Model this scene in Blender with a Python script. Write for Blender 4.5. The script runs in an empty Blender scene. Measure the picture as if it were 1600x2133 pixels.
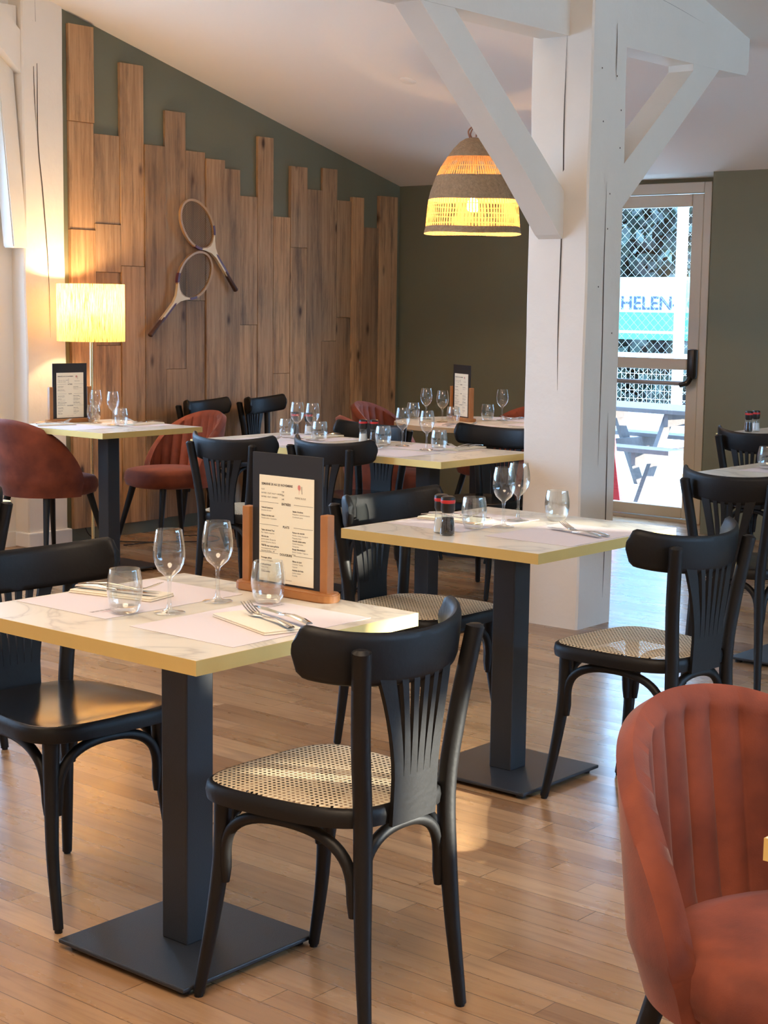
import bpy, bmesh, math, random
from mathutils import Vector, Matrix, noise
PI = math.pi
S = bpy.context.scene
C = S.collection
R = math.radians
random.seed(7)

# ------------------------------------------------------------------ camera
cam = bpy.data.objects.new('camera', bpy.data.cameras.new('camera')); C.objects.link(cam)
yaw, pitch, roll, F = 0.69756, 0.127883, 0.0132774, 3354.0
fw = Vector((-math.sin(yaw)*math.cos(pitch), math.cos(yaw)*math.cos(pitch), -math.sin(pitch)))
rt = Vector((math.cos(yaw), math.sin(yaw), 0)); up = rt.cross(fw)
r2 = rt*math.cos(roll)+up*math.sin(roll); u2 = up*math.cos(roll)-rt*math.sin(roll)
m3 = Matrix((r2, u2, -fw)).transposed()
cam.matrix_world = Matrix.Translation((0, 0, 1.41)) @ m3.to_4x4()
cam.data.sensor_fit = 'VERTICAL'; cam.data.sensor_height = 24; cam.data.lens = F/2133*24
cam.data.clip_start = 0.05; cam.data.clip_end = 300
S.camera = cam

# ------------------------------------------------------------------ render look
S.view_settings.view_transform = 'Standard'; S.view_settings.look = 'None'
S.view_settings.gamma = 1; S.view_settings.use_curve_mapping = False
S.view_settings.exposure = 0.30
S.cycles.use_denoising = True
S.cycles.max_bounces = 10; S.cycles.transparent_max_bounces = 40
S.cycles.diffuse_bounces = 5; S.cycles.glossy_bounces = 4
S.cycles.sample_clamp_indirect = 6
S.cycles.caustics_reflective = False; S.cycles.caustics_refractive = False

# ------------------------------------------------------------------ world and lights
w = bpy.data.worlds.new('world'); S.world = w; w.use_nodes = True
wn = w.node_tree.nodes; bg = wn['Background']
SKY_COL = (0.36, 0.62, 1.0); SKY_STR = 14.0
bg.inputs[0].default_value = (*SKY_COL, 1); bg.inputs[1].default_value = SKY_STR
SUN = Vector((1, 0.50, 0.13)).normalized()
def light(name, kind, loc, energy, col, rot=None, **kw):
    l = bpy.data.lights.new(name, kind); l.energy = energy; l.color = col
    for k, v in kw.items(): setattr(l, k, v)
    o = bpy.data.objects.new(name, l); C.objects.link(o); o.location = loc
    if rot is not None: o.rotation_euler = rot
    return o
sun = light('sun', 'SUN', (6, 2, 5), 24.0, (1, 0.9, 0.74), angle=R(0.3))
sun.rotation_euler = SUN.to_track_quat('Z', 'Y').to_euler()
def portal(name, loc, direction, sx, sy):
    o = light(name, 'AREA', loc, 1, (1, 1, 1), shape='RECTANGLE', size=sx, size_y=sy)
    o.rotation_euler = (-Vector(direction)).to_track_quat('Z', 'Y').to_euler()
    o.data.cycles.is_portal = True
    return o
# ceiling lamps of the dining room behind and above the camera (warm), then an added upward fill
WARM = (1.0, 0.76, 0.54)
light('room_lamp_front', 'AREA', (-0.8, 0.4, 3.6), 140, WARM, (0, 0, 0), shape='DISK', size=2.2)
light('room_lamp_left', 'AREA', (-4.4, 1.6, 3.6), 36, WARM, (0, 0, 0), shape='DISK', size=1.6)
light('added_ceiling_fill', 'AREA', (-5.6, 3.4, 2.7), 46, (1.0, 0.70, 0.40), (PI, 0, 0), shape='DISK', size=1.0)  # added fill that warms the ceiling from below, no fitting there

# ------------------------------------------------------------------ materials
def nt(name):
    m = bpy.data.materials.new(name); m.use_nodes = True
    n = m.node_tree.nodes; l = m.node_tree.links
    return m, n, l, n['Principled BSDF']
def setp(b, **k):
    for a, v in k.items():
        a = a.replace('_', ' ')
        if a in b.inputs: b.inputs[a].default_value = v
def flat(name, col, rough=0.5, metal=0, bump=0, bscale=60, var=0, vscale=8, **k):
    m, n, l, b = nt(name)
    setp(b, Base_Color=(*col, 1), Roughness=rough, Metallic=metal, **k)
    if bump or var:
        tc = n.new('ShaderNodeTexCoord')
    if var:
        ns = n.new('ShaderNodeTexNoise'); ns.inputs['Scale'].default_value = vscale; ns.inputs['Detail'].default_value = 4
        l.new(tc.outputs['Object'], ns.inputs['Vector'])
        mx = n.new('ShaderNodeMixRGB'); mx.inputs[1].default_value = (*[c*(1-var) for c in col], 1)
        mx.inputs[2].default_value = (*[min(1, c*(1+var)) for c in col], 1)
        l.new(ns.outputs['Fac'], mx.inputs[0]); l.new(mx.outputs[0], b.inputs['Base Color'])
    if bump:
        ns = n.new('ShaderNodeTexNoise'); ns.inputs['Scale'].default_value = bscale; ns.inputs['Detail'].default_value = 5
        l.new(tc.outputs['Object'], ns.inputs['Vector'])
        bp = n.new('ShaderNodeBump'); bp.inputs['Strength'].default_value = bump; bp.inputs['Distance'].default_value = 0.01
        l.new(ns.outputs['Fac'], bp.inputs['Height']); l.new(bp.outputs[0], b.inputs['Normal'])
    return m
def ramp(n, stops):
    r = n.new('ShaderNodeValToRGB'); e = r.color_ramp.elements
    while len(e) < len(stops): e.new(0.5)
    for i, (p, c) in enumerate(stops):
        e[i].position = p; e[i].color = (*c, 1)
    return r
def mapping(n, l, out, scale=(1, 1, 1), rot=(0, 0, 0), loc=(0, 0, 0)):
    mp = n.new('ShaderNodeMapping'); mp.inputs['Scale'].default_value = scale
    mp.inputs['Rotation'].default_value = rot; mp.inputs['Location'].default_value = loc
    l.new(out, mp.inputs['Vector']); return mp.outputs[0]
def mth(n, l, op, a, b=None):
    x = n.new('ShaderNodeMath'); x.operation = op
    for i, v in enumerate((a, b)):
        if v is None: continue
        if isinstance(v, (int, float)): x.inputs[i].default_value = v
        else: l.new(v, x.inputs[i])
    return x.outputs[0]

M = {}
M['black'] = flat('black_lacquer', (0.0055, 0.0055, 0.006), 0.5, bump=0.06, bscale=90, Specular_IOR_Level=0.3)
M['black_gloss'] = flat('black_gloss_ply', (0.010, 0.010, 0.010), 0.2)
M['steel_black'] = flat('black_powder_coat', (0.016, 0.019, 0.024), 0.5, bump=0.1, bscale=400)
M['gold'] = flat('gold_edge_band', (0.80, 0.60, 0.22), 0.38, metal=0.55, var=0.06, vscale=14)
M['round_edge'] = flat('brown_edge_band', (0.42, 0.24, 0.10), 0.5)
M['brass'] = flat('brass', (0.86, 0.68, 0.36), 0.25, metal=1)
M['steel'] = flat('polished_steel', (0.75, 0.73, 0.70), 0.12, metal=1)
M['chrome'] = flat('bolt_metal', (0.5, 0.5, 0.5), 0.3, metal=1)
M['white_timber'] = flat('white_painted_timber', (0.80, 0.755, 0.68), 0.55, bump=0.35, bscale=14, var=0.035, vscale=5)
M['crack'] = flat('timber_crack', (0.06, 0.045, 0.035), 0.9)
M['ceiling'] = flat('ceiling_paint', (0.86, 0.82, 0.78), 0.8)
M['green'] = flat('green_wall_paint', (0.150, 0.156, 0.108), 0.75, bump=0.08, bscale=150, var=0.03)
M['white_wall'] = flat('white_wall_paint', (0.84, 0.83, 0.80), 0.7)
M['paper'] = flat('placemat_paper', (0.68, 0.61, 0.61), 0.75)
M['menu_paper'] = flat('menu_paper', (0.86, 0.82, 0.66), 0.7)
M['napkin'] = flat('cream_napkin', (0.80, 0.73, 0.58), 0.85, bump=0.1, bscale=200)
M['ink'] = flat('dark_ink', (0.06, 0.05, 0.05), 0.8)
M['ink_soft'] = flat('grey_ink', (0.22, 0.19, 0.16), 0.8)
M['ink_pink'] = flat('pink_ink', (0.62, 0.22, 0.20), 0.8)
M['board'] = flat('black_menu_board', (0.012, 0.012, 0.013), 0.55)
M['holder'] = flat('menu_holder_wood', (0.36, 0.150, 0.045), 0.42, var=0.2, vscale=30)
M['rubber'] = flat('rubber', (0.02, 0.02, 0.02), 0.8)
M['cap'] = flat('shaker_cap', (0.012, 0.01, 0.01), 0.35)
M['cap_red'] = flat('shaker_band_red', (0.55, 0.03, 0.03), 0.35)
M['salt'] = flat('salt', (0.9, 0.9, 0.88), 0.8, bump=0.5, bscale=600)
M['pepper'] = flat('pepper', (0.035, 0.028, 0.022), 0.8, bump=1, bscale=300, var=0.9, vscale=260)
M['aluminium'] = flat('beige_door_frame', (0.56, 0.51, 0.43), 0.45, metal=0.1)
M['steel_bar'] = flat('grey_push_bar', (0.30, 0.27, 0.26), 0.4, metal=0.5)
M['gravel'] = flat('pale_gravel', (0.72, 0.68, 0.62), 0.9, bump=0.8, bscale=30, var=0.12, vscale=20)
M['court'] = flat('court_surface', (0.42, 0.28, 0.26), 0.9)
M['weathered'] = flat('weathered_wood', (0.085, 0.075, 0.075), 0.8, bump=0.3, bscale=40, var=0.15, vscale=20)
M['fence'] = flat('galvanised_wire', (0.30, 0.33, 0.34), 0.5)
M['post_white'] = flat('white_post', (0.9, 0.9, 0.88), 0.5)
M['banner'] = flat('banner_white', (0.30, 0.55, 0.50), 0.6)
M['banner_teal'] = flat('banner_teal', (0.03, 0.30, 0.24), 0.6)
M['banner_ink'] = flat('banner_ink', (0.01, 0.025, 0.06), 0.6)
M['banner_soft'] = flat('banner_soft_ink', (0.06, 0.24, 0.22), 0.6)
M['red'] = flat('red_paint', (0.55, 0.03, 0.04), 0.5)
M['bark'] = flat('bark', (0.10, 0.08, 0.06), 0.9)
M['leather'] = flat('brown_leather_grip', (0.055, 0.022, 0.015), 0.5, bump=0.3, bscale=80)
M['racket_wood'] = flat('racket_ash', (0.42, 0.26, 0.13), 0.4, var=0.1, vscale=40)
M['racket_cream'] = flat('racket_cream', (0.72, 0.58, 0.36), 0.4)
M['racket_purple'] = flat('racket_purple', (0.09, 0.03, 0.06), 0.4)
M['reed'] = flat('woven_seagrass', (0.42, 0.28, 0.16), 0.8, bump=0.9, bscale=120, var=0.4, vscale=70)
M['cord'] = flat('leather_cord', (0.36, 0.16, 0.09), 0.7)
M['cable'] = flat('black_cable', (0.015, 0.015, 0.015), 0.6)
M['bulb_off'] = flat('lamp_fitting', (0.7, 0.65, 0.55), 0.4)

def emis(name, col, s):
    m = bpy.data.materials.new(name); m.use_nodes = True; n = m.node_tree.nodes
    setp(n['Principled BSDF'], Base_Color=(1, 1, 1, 1), Emission_Color=(*col, 1), Emission_Strength=s)
    return m
M['bulb'] = emis('glowing_bulb', (1.0, 0.72, 0.38), 40)
M['spot_glow'] = emis('spot_glow', (1.0, 0.95, 0.8), 5)

def glass(name, tint=(0.97, 0.98, 0.98), boost=1.0, rough=0.0, lo=0.03, hi=0.55, pw=3.2):
    m = bpy.data.materials.new(name); m.use_nodes = True; n = m.node_tree.nodes; l = m.node_tree.links
    n.remove(n['Principled BSDF']); out = n['Material Output']
    t = n.new('ShaderNodeBsdfTransparent'); t.inputs[0].default_value = (*tint, 1)
    g = n.new('ShaderNodeBsdfGlossy'); g.inputs['Roughness'].default_value = rough; g.inputs[0].default_value = (1, 1, 1, 1)
    lw = n.new('ShaderNodeLayerWeight'); lw.inputs[0].default_value = 0.5
    p = mth(n, l, 'POWER', lw.outputs['Facing'], pw)
    p = mth(n, l, 'MULTIPLY', p, hi); p = mth(n, l, 'ADD', p, lo)
    mx = n.new('ShaderNodeMixShader'); l.new(p, mx.inputs[0]); l.new(t.outputs[0], mx.inputs[1]); l.new(g.outputs[0], mx.inputs[2])
    l.new(mx.outputs[0], out.inputs[0]); return m
M['glass'] = glass('drinking_glass', (0.94, 0.955, 0.95), lo=0.07, hi=0.93, pw=2.4)
M['pane'] = glass('window_glass', (0.97, 0.99, 0.99), lo=0.04, hi=0.4)

def wood_planks():
    m, n, l, b = nt('reclaimed_plank_wood')
    tc = n.new('ShaderNodeTexCoord'); oi = n.new('ShaderNodeObjectInfo')
    cx = n.new('ShaderNodeCombineXYZ'); r = mth(n, l, 'MULTIPLY', oi.outputs['Random'], 37.0)
    l.new(r, cx.inputs[0]); l.new(r, cx.inputs[1]); l.new(r, cx.inputs[2])
    va = n.new('ShaderNodeVectorMath'); va.operation = 'ADD'; l.new(tc.outputs['Object'], va.inputs[0]); l.new(cx.outputs[0], va.inputs[1])
    gr = n.new('ShaderNodeTexNoise'); gr.inputs['Scale'].default_value = 1; gr.inputs['Detail'].default_value = 6; gr.inputs['Roughness'].default_value = 0.65
    l.new(mapping(n, l, va.outputs[0], (30, 48, 2.4)), gr.inputs['Vector'])
    st = n.new('ShaderNodeTexNoise'); st.inputs['Scale'].default_value = 1; st.inputs['Detail'].default_value = 7; st.inputs['Roughness'].default_value = 0.72
    l.new(mapping(n, l, va.outputs[0], (5, 12, 1.3)), st.inputs['Vector'])
    base = ramp(n, [(0.30, (0.30, 0.180, 0.098)), (0.52, (0.42, 0.270, 0.155)), (0.75, (0.52, 0.355, 0.215))])
    l.new(gr.outputs['Fac'], base.inputs[0])
    hue = n.new('ShaderNodeMixRGB'); hue.blend_type = 'MULTIPLY'; hue.inputs[0].default_value = 1
    tone = ramp(n, [(0.0, (0.66, 0.62, 0.58)), (0.35, (0.88, 0.86, 0.84)), (0.65, (1.04, 0.97, 0.88)), (1.0, (1.20, 1.08, 0.92))])
    l.new(oi.outputs['Random'], tone.inputs[0]); l.new(base.outputs[0], hue.inputs[1]); l.new(tone.outputs[0], hue.inputs[2])
    sr = ramp(n, [(0.48, (0, 0, 0)), (0.56, (0.34, 0.34, 0.34)), (0.68, (0.80, 0.80, 0.80))]); l.new(st.outputs['Fac'], sr.inputs[0])
    mx = n.new('ShaderNodeMixRGB'); mx.inputs[2].default_value = (0.085, 0.058, 0.042, 1)
    l.new(sr.outputs[0], mx.inputs[0]); l.new(hue.outputs[0], mx.inputs[1])
    # knots
    vo = n.new('ShaderNodeTexVoronoi'); vo.inputs['Scale'].default_value = 1
    l.new(mapping(n, l, va.outputs[0], (2.0, 6.0, 2.6)), vo.inputs['Vector'])
    kr = ramp(n, [(0.045, (1, 1, 1)), (0.10, (0.35, 0.35, 0.35)), (0.15, (0, 0, 0))]); l.new(vo.outputs['Distance'], kr.inputs[0])
    mk = n.new('ShaderNodeMixRGB'); mk.inputs[2].default_value = (0.07, 0.035, 0.02, 1)
    l.new(kr.outputs[0], mk.inputs[0]); l.new(mx.outputs[0], mk.inputs[1]); l.new(mk.outputs[0], b.inputs['Base Color'])
    setp(b, Roughness=0.72)
    bp = n.new('ShaderNodeBump'); bp.inputs['Strength'].default_value = 0.35; bp.inputs['Distance'].default_value = 0.004
    l.new(gr.outputs['Fac'], bp.inputs['Height']); l.new(bp.outputs[0], b.inputs['Normal'])
    return m
M['plank'] = wood_planks()

def floor_mat():
    m, n, l, b = nt('oak_strip_floor')
    tc = n.new('ShaderNodeTexCoord')
    def brick(off, c1, c2, mc, ms):
        k = n.new('ShaderNodeTexBrick'); k.offset = off; k.offset_frequency = 2; k.squash = 1
        k.inputs['Scale'].default_value = 1; k.inputs['Brick Width'].default_value = 0.83; k.inputs['Row Height'].default_value = 0.080
        k.inputs['Mortar Size'].default_value = ms; k.inputs['Mortar Smooth'].default_value = 0.1
        k.inputs['Color1'].default_value = (*c1, 1); k.inputs['Color2'].default_value = (*c2, 1); k.inputs['Mortar'].default_value = (*mc, 1)
        return k
    # skew the rows so that butt joints do not line up
    sep = n.new('ShaderNodeSeparateXYZ'); l.new(tc.outputs['Object'], sep.inputs[0])
    row = mth(n, l, 'FLOOR', mth(n, l, 'DIVIDE', sep.outputs[1], 0.080))
    wn_ = n.new('ShaderNodeTexWhiteNoise'); wn_.noise_dimensions = '1D'; l.new(row, wn_.inputs['W'])
    xo = mth(n, l, 'ADD', sep.outputs[0], mth(n, l, 'MULTIPLY', wn_.outputs['Value'], 2.7))
    cb = n.new('ShaderNodeCombineXYZ'); l.new(xo, cb.inputs[0]); l.new(sep.outputs[1], cb.inputs[1])
    k = brick(0.0, (0, 0, 0), (1, 1, 1), (0.5, 0.5, 0.5), 0.0010); l.new(cb.outputs[0], k.inputs['Vector'])
    gr = n.new('ShaderNodeTexNoise'); gr.inputs['Scale'].default_value = 1; gr.inputs['Detail'].default_value = 6; gr.inputs['Roughness'].default_value = 0.62; gr.inputs['Distortion'].default_value = 0.6
    l.new(mapping(n, l, cb.outputs[0], (3.0, 42, 1)), gr.inputs['Vector'])
    bl = n.new('ShaderNodeTexNoise'); bl.inputs['Scale'].default_value = 1; bl.inputs['Detail'].default_value = 5
    l.new(mapping(n, l, cb.outputs[0], (2.2, 7, 1)), bl.inputs['Vector'])
    base = ramp(n, [(0.0, (0.26, 0.140, 0.066)), (0.3, (0.335, 0.190, 0.092)), (0.7, (0.385, 0.228, 0.115)), (1.0, (0.44, 0.275, 0.145))])
    l.new(k.outputs['Color'], base.inputs[0])
    gm = n.new('ShaderNodeMixRGB'); gm.blend_type = 'MULTIPLY'; gm.inputs[0].default_value = 1
    gr_ = ramp(n, [(0.28, (0.74, 0.66, 0.60)), (0.5, (1, 1, 1)), (0.75, (1.14, 1.10, 1.04))]); l.new(gr.outputs['Fac'], gr_.inputs[0])
    l.new(base.outputs[0], gm.inputs[1]); l.new(gr_.outputs[0], gm.inputs[2])
    sm = n.new('ShaderNodeMixRGB'); sr = ramp(n, [(0.60, (0, 0, 0)), (0.75, (0.6, 0.6, 0.6))]); l.new(bl.outputs['Fac'], sr.inputs[0])
    l.new(sr.outputs[0], sm.inputs[0]); l.new(gm.outputs[0], sm.inputs[1]); sm.inputs[2].default_value = (0.19, 0.115, 0.07, 1)
    mo = n.new('ShaderNodeMixRGB'); l.new(k.outputs['Fac'], mo.inputs[0]); l.new(sm.outputs[0], mo.inputs[1]); mo.inputs[2].default_value = (0.10, 0.055, 0.03, 1)
    l.new(mo.outputs[0], b.inputs['Base Color'])
    rr = ramp(n, [(0.3, (0.22, 0.22, 0.22)), (0.8, (0.40, 0.40, 0.40))]); l.new(bl.outputs['Fac'], rr.inputs[0]); l.new(rr.outputs[0], b.inputs['Roughness'])
    setp(b, Coat_Weight=0.35, Coat_Roughness=0.16)
    bp = n.new('ShaderNodeBump'); bp.inputs['Strength'].default_value = 0.25; bp.inputs['Distance'].default_value = 0.002
    l.new(mth(n, l, 'SUBTRACT', gr.outputs['Fac'], k.outputs['Fac']), bp.inputs['Height']); l.new(bp.outputs[0], b.inputs['Normal'])
    return m
M['floor'] = floor_mat()

def marble():
    m, n, l, b = nt('white_marble_laminate')
    tc = n.new('ShaderNodeTexCoord'); oi = n.new('ShaderNodeObjectInfo')
    v = mapping(n, l, tc.outputs['Object'], (1, 1, 1), (0, 0, 0.5))
    ns = n.new('ShaderNodeTexNoise'); ns.inputs['Scale'].default_value = 3.2; ns.inputs['Detail'].default_value = 6; ns.inputs['Distortion'].default_value = 1.2
    l.new(v, ns.inputs['Vector'])
    d = mth(n, l, 'ABSOLUTE', mth(n, l, 'SUBTRACT', ns.outputs['Fac'], 0.5))
    r = ramp(n, [(0.0, (0.48, 0.45, 0.38)), (0.022, (0.63, 0.595, 0.50)), (0.06, (0.69, 0.645, 0.54))]); l.new(d, r.inputs[0])
    l.new(r.outputs[0], b.inputs['Base Color']); setp(b, Roughness=0.32)
    return m
M['marble'] = marble()

def cane():
    m, n, l, b = nt('woven_cane')
    tc = n.new('ShaderNodeTexCoord'); sp = n.new('ShaderNodeSeparateXYZ'); l.new(tc.outputs['Object'], sp.inputs[0])
    per = 2*PI/0.0125
    a = mth(n, l, 'COSINE', mth(n, l, 'MULTIPLY', sp.outputs[0], per)); c_ = mth(n, l, 'COSINE', mth(n, l, 'MULTIPLY', sp.outputs[1], per))
    s = mth(n, l, 'ADD', a, c_)
    hole = mth(n, l, 'GREATER_THAN', s, 0.95)
    d1 = mth(n, l, 'COSINE', mth(n, l, 'MULTIPLY', mth(n, l, 'ADD', sp.outputs[0], sp.outputs[1]), per))
    r = ramp(n, [(0.0, (0.50, 0.38, 0.22)), (0.5, (0.74, 0.62, 0.42)), (1.0, (0.84, 0.74, 0.54))])
    l.new(mth(n, l, 'MULTIPLY', mth(n, l, 'ADD', d1, 1.0), 0.5), r.inputs[0]); l.new(r.outputs[0], b.inputs['Base Color']); setp(b, Roughness=0.5)
    bp = n.new('ShaderNodeBump'); bp.inputs['Strength'].default_value = 0.5; bp.inputs['Distance'].default_value = 0.002; l.new(d1, bp.inputs['Height']); l.new(bp.outputs[0], b.inputs['Normal'])
    l.new(mth(n, l, 'SUBTRACT', 1.0, hole), b.inputs['Alpha'])
    return m
M['cane'] = cane()

def velvet(name, c1, c2):
    m, n, l, b = nt(name)
    tc = n.new('ShaderNodeTexCoord'); ns = n.new('ShaderNodeTexNoise'); ns.inputs['Scale'].default_value = 7; ns.inputs['Detail'].default_value = 4
    l.new(tc.outputs['Object'], ns.inputs['Vector'])
    r = ramp(n, [(0.35, c1), (0.68, c2)]); l.new(ns.outputs['Fac'], r.inputs[0]); l.new(r.outputs[0], b.inputs['Base Color'])
    setp(b, Roughness=0.85, Sheen_Weight=0.22, Sheen_Roughness=0.35, Sheen_Tint=(1.0, 0.75, 0.7, 1))
    n2 = n.new('ShaderNodeTexNoise'); n2.inputs['Scale'].default_value = 300; l.new(tc.outputs['Object'], n2.inputs['Vector'])
    bp = n.new('ShaderNodeBump'); bp.inputs['Strength'].default_value = 0.12; bp.inputs['Distance'].default_value = 0.003; l.new(n2.outputs['Fac'], bp.inputs['Height']); l.new(bp.outputs[0], b.inputs['Normal'])
    return m
M['velvet'] = velvet('terracotta_velvet', (0.115, 0.024, 0.012), (0.25, 0.057, 0.025))

def shade_cloth():
    m = bpy.data.materials.new('raffia_lamp_shade'); m.use_nodes = True; n = m.node_tree.nodes; l = m.node_tree.links
    n.remove(n['Principled BSDF']); out = n['Material Output']
    tc = n.new('ShaderNodeTexCoord'); sp = n.new('ShaderNodeSeparateXYZ'); l.new(tc.outputs['Object'], sp.inputs[0])
    an = mth(n, l, 'ARCTAN2', sp.outputs[1], sp.outputs[0])
    cb = n.new('ShaderNodeCombineXYZ'); l.new(mth(n, l, 'MULTIPLY', an, 34), cb.inputs[0]); l.new(mth(n, l, 'MULTIPLY', sp.outputs[2], 5.0), cb.inputs[1])
    ns = n.new('ShaderNodeTexNoise'); ns.inputs['Scale'].default_value = 1.6; ns.inputs['Detail'].default_value = 6; ns.inputs['Roughness'].default_value = 0.75; l.new(cb.outputs[0], ns.inputs['Vector'])
    r = ramp(n, [(0.40, (0.10, 0.045, 0.012)), (0.455, (0.50, 0.30, 0.10)), (0.54, (0.82, 0.60, 0.27))]); l.new(ns.outputs['Fac'], r.inputs[0])
    d = n.new('ShaderNodeBsdfDiffuse'); t = n.new('ShaderNodeBsdfTranslucent'); l.new(r.outputs[0], d.inputs[0]); l.new(r.outputs[0], t.inputs[0])
    mx = n.new('ShaderNodeMixShader'); mx.inputs[0].default_value = 0.55; l.new(d.outputs[0], mx.inputs[1]); l.new(t.outputs[0], mx.inputs[2]); l.new(mx.outputs[0], out.inputs[0])
    return m
M['shade'] = shade_cloth()

def reeds():
    m = bpy.data.materials.new('open_reed_band'); m.use_nodes = True; n = m.node_tree.nodes; l = m.node_tree.links
    n.remove(n['Principled BSDF']); out = n['Material Output']
    tc = n.new('ShaderNodeTexCoord'); sp = n.new('ShaderNodeSeparateXYZ'); l.new(tc.outputs['Object'], sp.inputs[0])
    an = mth(n, l, 'ARCTAN2', sp.outputs[1], sp.outputs[0])
    wb = n.new('ShaderNodeTexNoise'); wb.inputs['Scale'].default_value = 9; l.new(tc.outputs['Object'], wb.inputs['Vector'])
    ph = mth(n, l, 'ADD', mth(n, l, 'MULTIPLY', an, 92), mth(n, l, 'MULTIPLY', wb.outputs['Fac'], 9))
    reed = mth(n, l, 'GREATER_THAN', mth(n, l, 'COSINE', ph), -0.15)
    zz = mth(n, l, 'COSINE', mth(n, l, 'MULTIPLY', sp.outputs[2], 2*PI/0.052))
    tie = mth(n, l, 'GREATER_THAN', zz, 0.93)
    k = mth(n, l, 'MAXIMUM', reed, tie)
    d = n.new('ShaderNodeBsdfDiffuse'); t = n.new('ShaderNodeBsdfTranslucent')
    for q in (d, t): q.inputs[0].default_value = (0.62, 0.34, 0.15, 1)
    mx = n.new('ShaderNodeMixShader'); mx.inputs[0].default_value = 0.5; l.new(d.outputs[0], mx.inputs[1]); l.new(t.outputs[0], mx.inputs[2])
    tr = n.new('ShaderNodeBsdfTransparent'); m2 = n.new('ShaderNodeMixShader'); l.new(k, m2.inputs[0]); l.new(tr.outputs[0], m2.inputs[1]); l.new(mx.outputs[0], m2.inputs[2])
    l.new(m2.outputs[0], out.inputs[0]); return m
M['reeds'] = reeds()

def string_mat():
    m, n, l, b = nt('gut_strings')
    tc = n.new('ShaderNodeTexCoord'); sp = n.new('ShaderNodeSeparateXYZ'); l.new(tc.outputs['Object'], sp.inputs[0])
    p = 2*PI/0.0105
    a = mth(n, l, 'GREATER_THAN', mth(n, l, 'COSINE', mth(n, l, 'MULTIPLY', sp.outputs[0], p)), 0.70)
    c_ = mth(n, l, 'GREATER_THAN', mth(n, l, 'COSINE', mth(n, l, 'MULTIPLY', sp.outputs[1], p)), 0.70)
    l.new(mth(n, l, 'MAXIMUM', a, c_), b.inputs['Alpha']); setp(b, Base_Color=(0.15, 0.10, 0.05, 1), Roughness=0.6)
    return m
M['strings'] = string_mat()

def leaf_mat():
    m, n, l, b = nt('leaf_green')
    oi = n.new('ShaderNodeTexCoord'); ns = n.new('ShaderNodeTexNoise'); ns.inputs['Scale'].default_value = 1.5; l.new(oi.outputs['Object'], ns.inputs['Vector'])
    r = ramp(n, [(0.35, (0.005, 0.012, 0.008)), (0.65, (0.022, 0.052, 0.032))]); l.new(ns.outputs['Fac'], r.inputs[0]); l.new(r.outputs[0], b.inputs['Base Color'])
    setp(b, Roughness=0.4); return m
M['leaf'] = leaf_mat()

# ------------------------------------------------------------------ mesh helpers
def smooth_bm(bm, ang=35):
    bm.normal_update()
    for f in bm.faces: f.smooth = True
    for e in bm.edges:
        if len(e.link_faces) == 2:
            if e.link_faces[0].normal.angle(e.link_faces[1].normal, 0) > R(ang): e.smooth = False
def link(name, bm, mat, parent=None, smooth=None, mats=None, loc=None):
    if smooth is not None: smooth_bm(bm, smooth)
    me = bpy.data.meshes.new(name); bm.to_mesh(me); bm.free()
    if mats:
        for q in mats: me.materials.append(q)
    else: me.materials.append(mat)
    o = bpy.data.objects.new(name, me); C.objects.link(o)
    if parent is not None: o.parent = parent
    if loc is not None: o.location = loc
    return o
def box(bm, x0, x1, y0, y1, z0, z1, mi=0, bev=0):
    vs = [bm.verts.new((x, y, z)) for x in (x0, x1) for y in (y0, y1) for z in (z0, z1)]
    idx = [(0, 1, 3, 2), (4, 6, 7, 5), (0, 4, 5, 1), (2, 3, 7, 6), (0, 2, 6, 4), (1, 5, 7, 3)]
    fs = [bm.faces.new([vs[i] for i in f]) for f in idx]
    for f in fs: f.material_index = mi
    if bev:
        es = list({e for f in fs for e in f.edges})
        bmesh.ops.bevel(bm, geom=es, offset=bev, segments=2, affect='EDGES', profile=0.5)
    return fs
def hexa(bm, pts, mi=0):
    """8 points: bottom ring 4, top ring 4"""
    v = [bm.verts.new(p) for p in pts]
    for f in [(3, 2, 1, 0), (4, 5, 6, 7), (0, 1, 5, 4), (1, 2, 6, 5), (2, 3, 7, 6), (3, 0, 4, 7)]:
        bm.faces.new([v[i] for i in f]).material_index = mi
def prism(bm, poly, axis, a, b, mi=0):
    """poly of 2D points; axis 'x': (y,z) extruded from x=a to x=b; 'y': (x,z); 'z': (x,y)"""
    def P(p, t):
        if axis == 'x': return (t, p[0], p[1])
        if axis == 'y': return (p[0], t, p[1])
        return (p[0], p[1], t)
    v0 = [bm.verts.new(P(p, a)) for p in poly]; v1 = [bm.verts.new(P(p, b)) for p in poly]
    fs = [bm.faces.new(v0), bm.faces.new(v1[::-1])]
    k = len(poly)
    for i in range(k): fs.append(bm.faces.new((v0[i], v1[i], v1[(i+1) % k], v0[(i+1) % k])))
    for f in fs: f.material_index = mi
    bmesh.ops.recalc_face_normals(bm, faces=fs)
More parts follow.
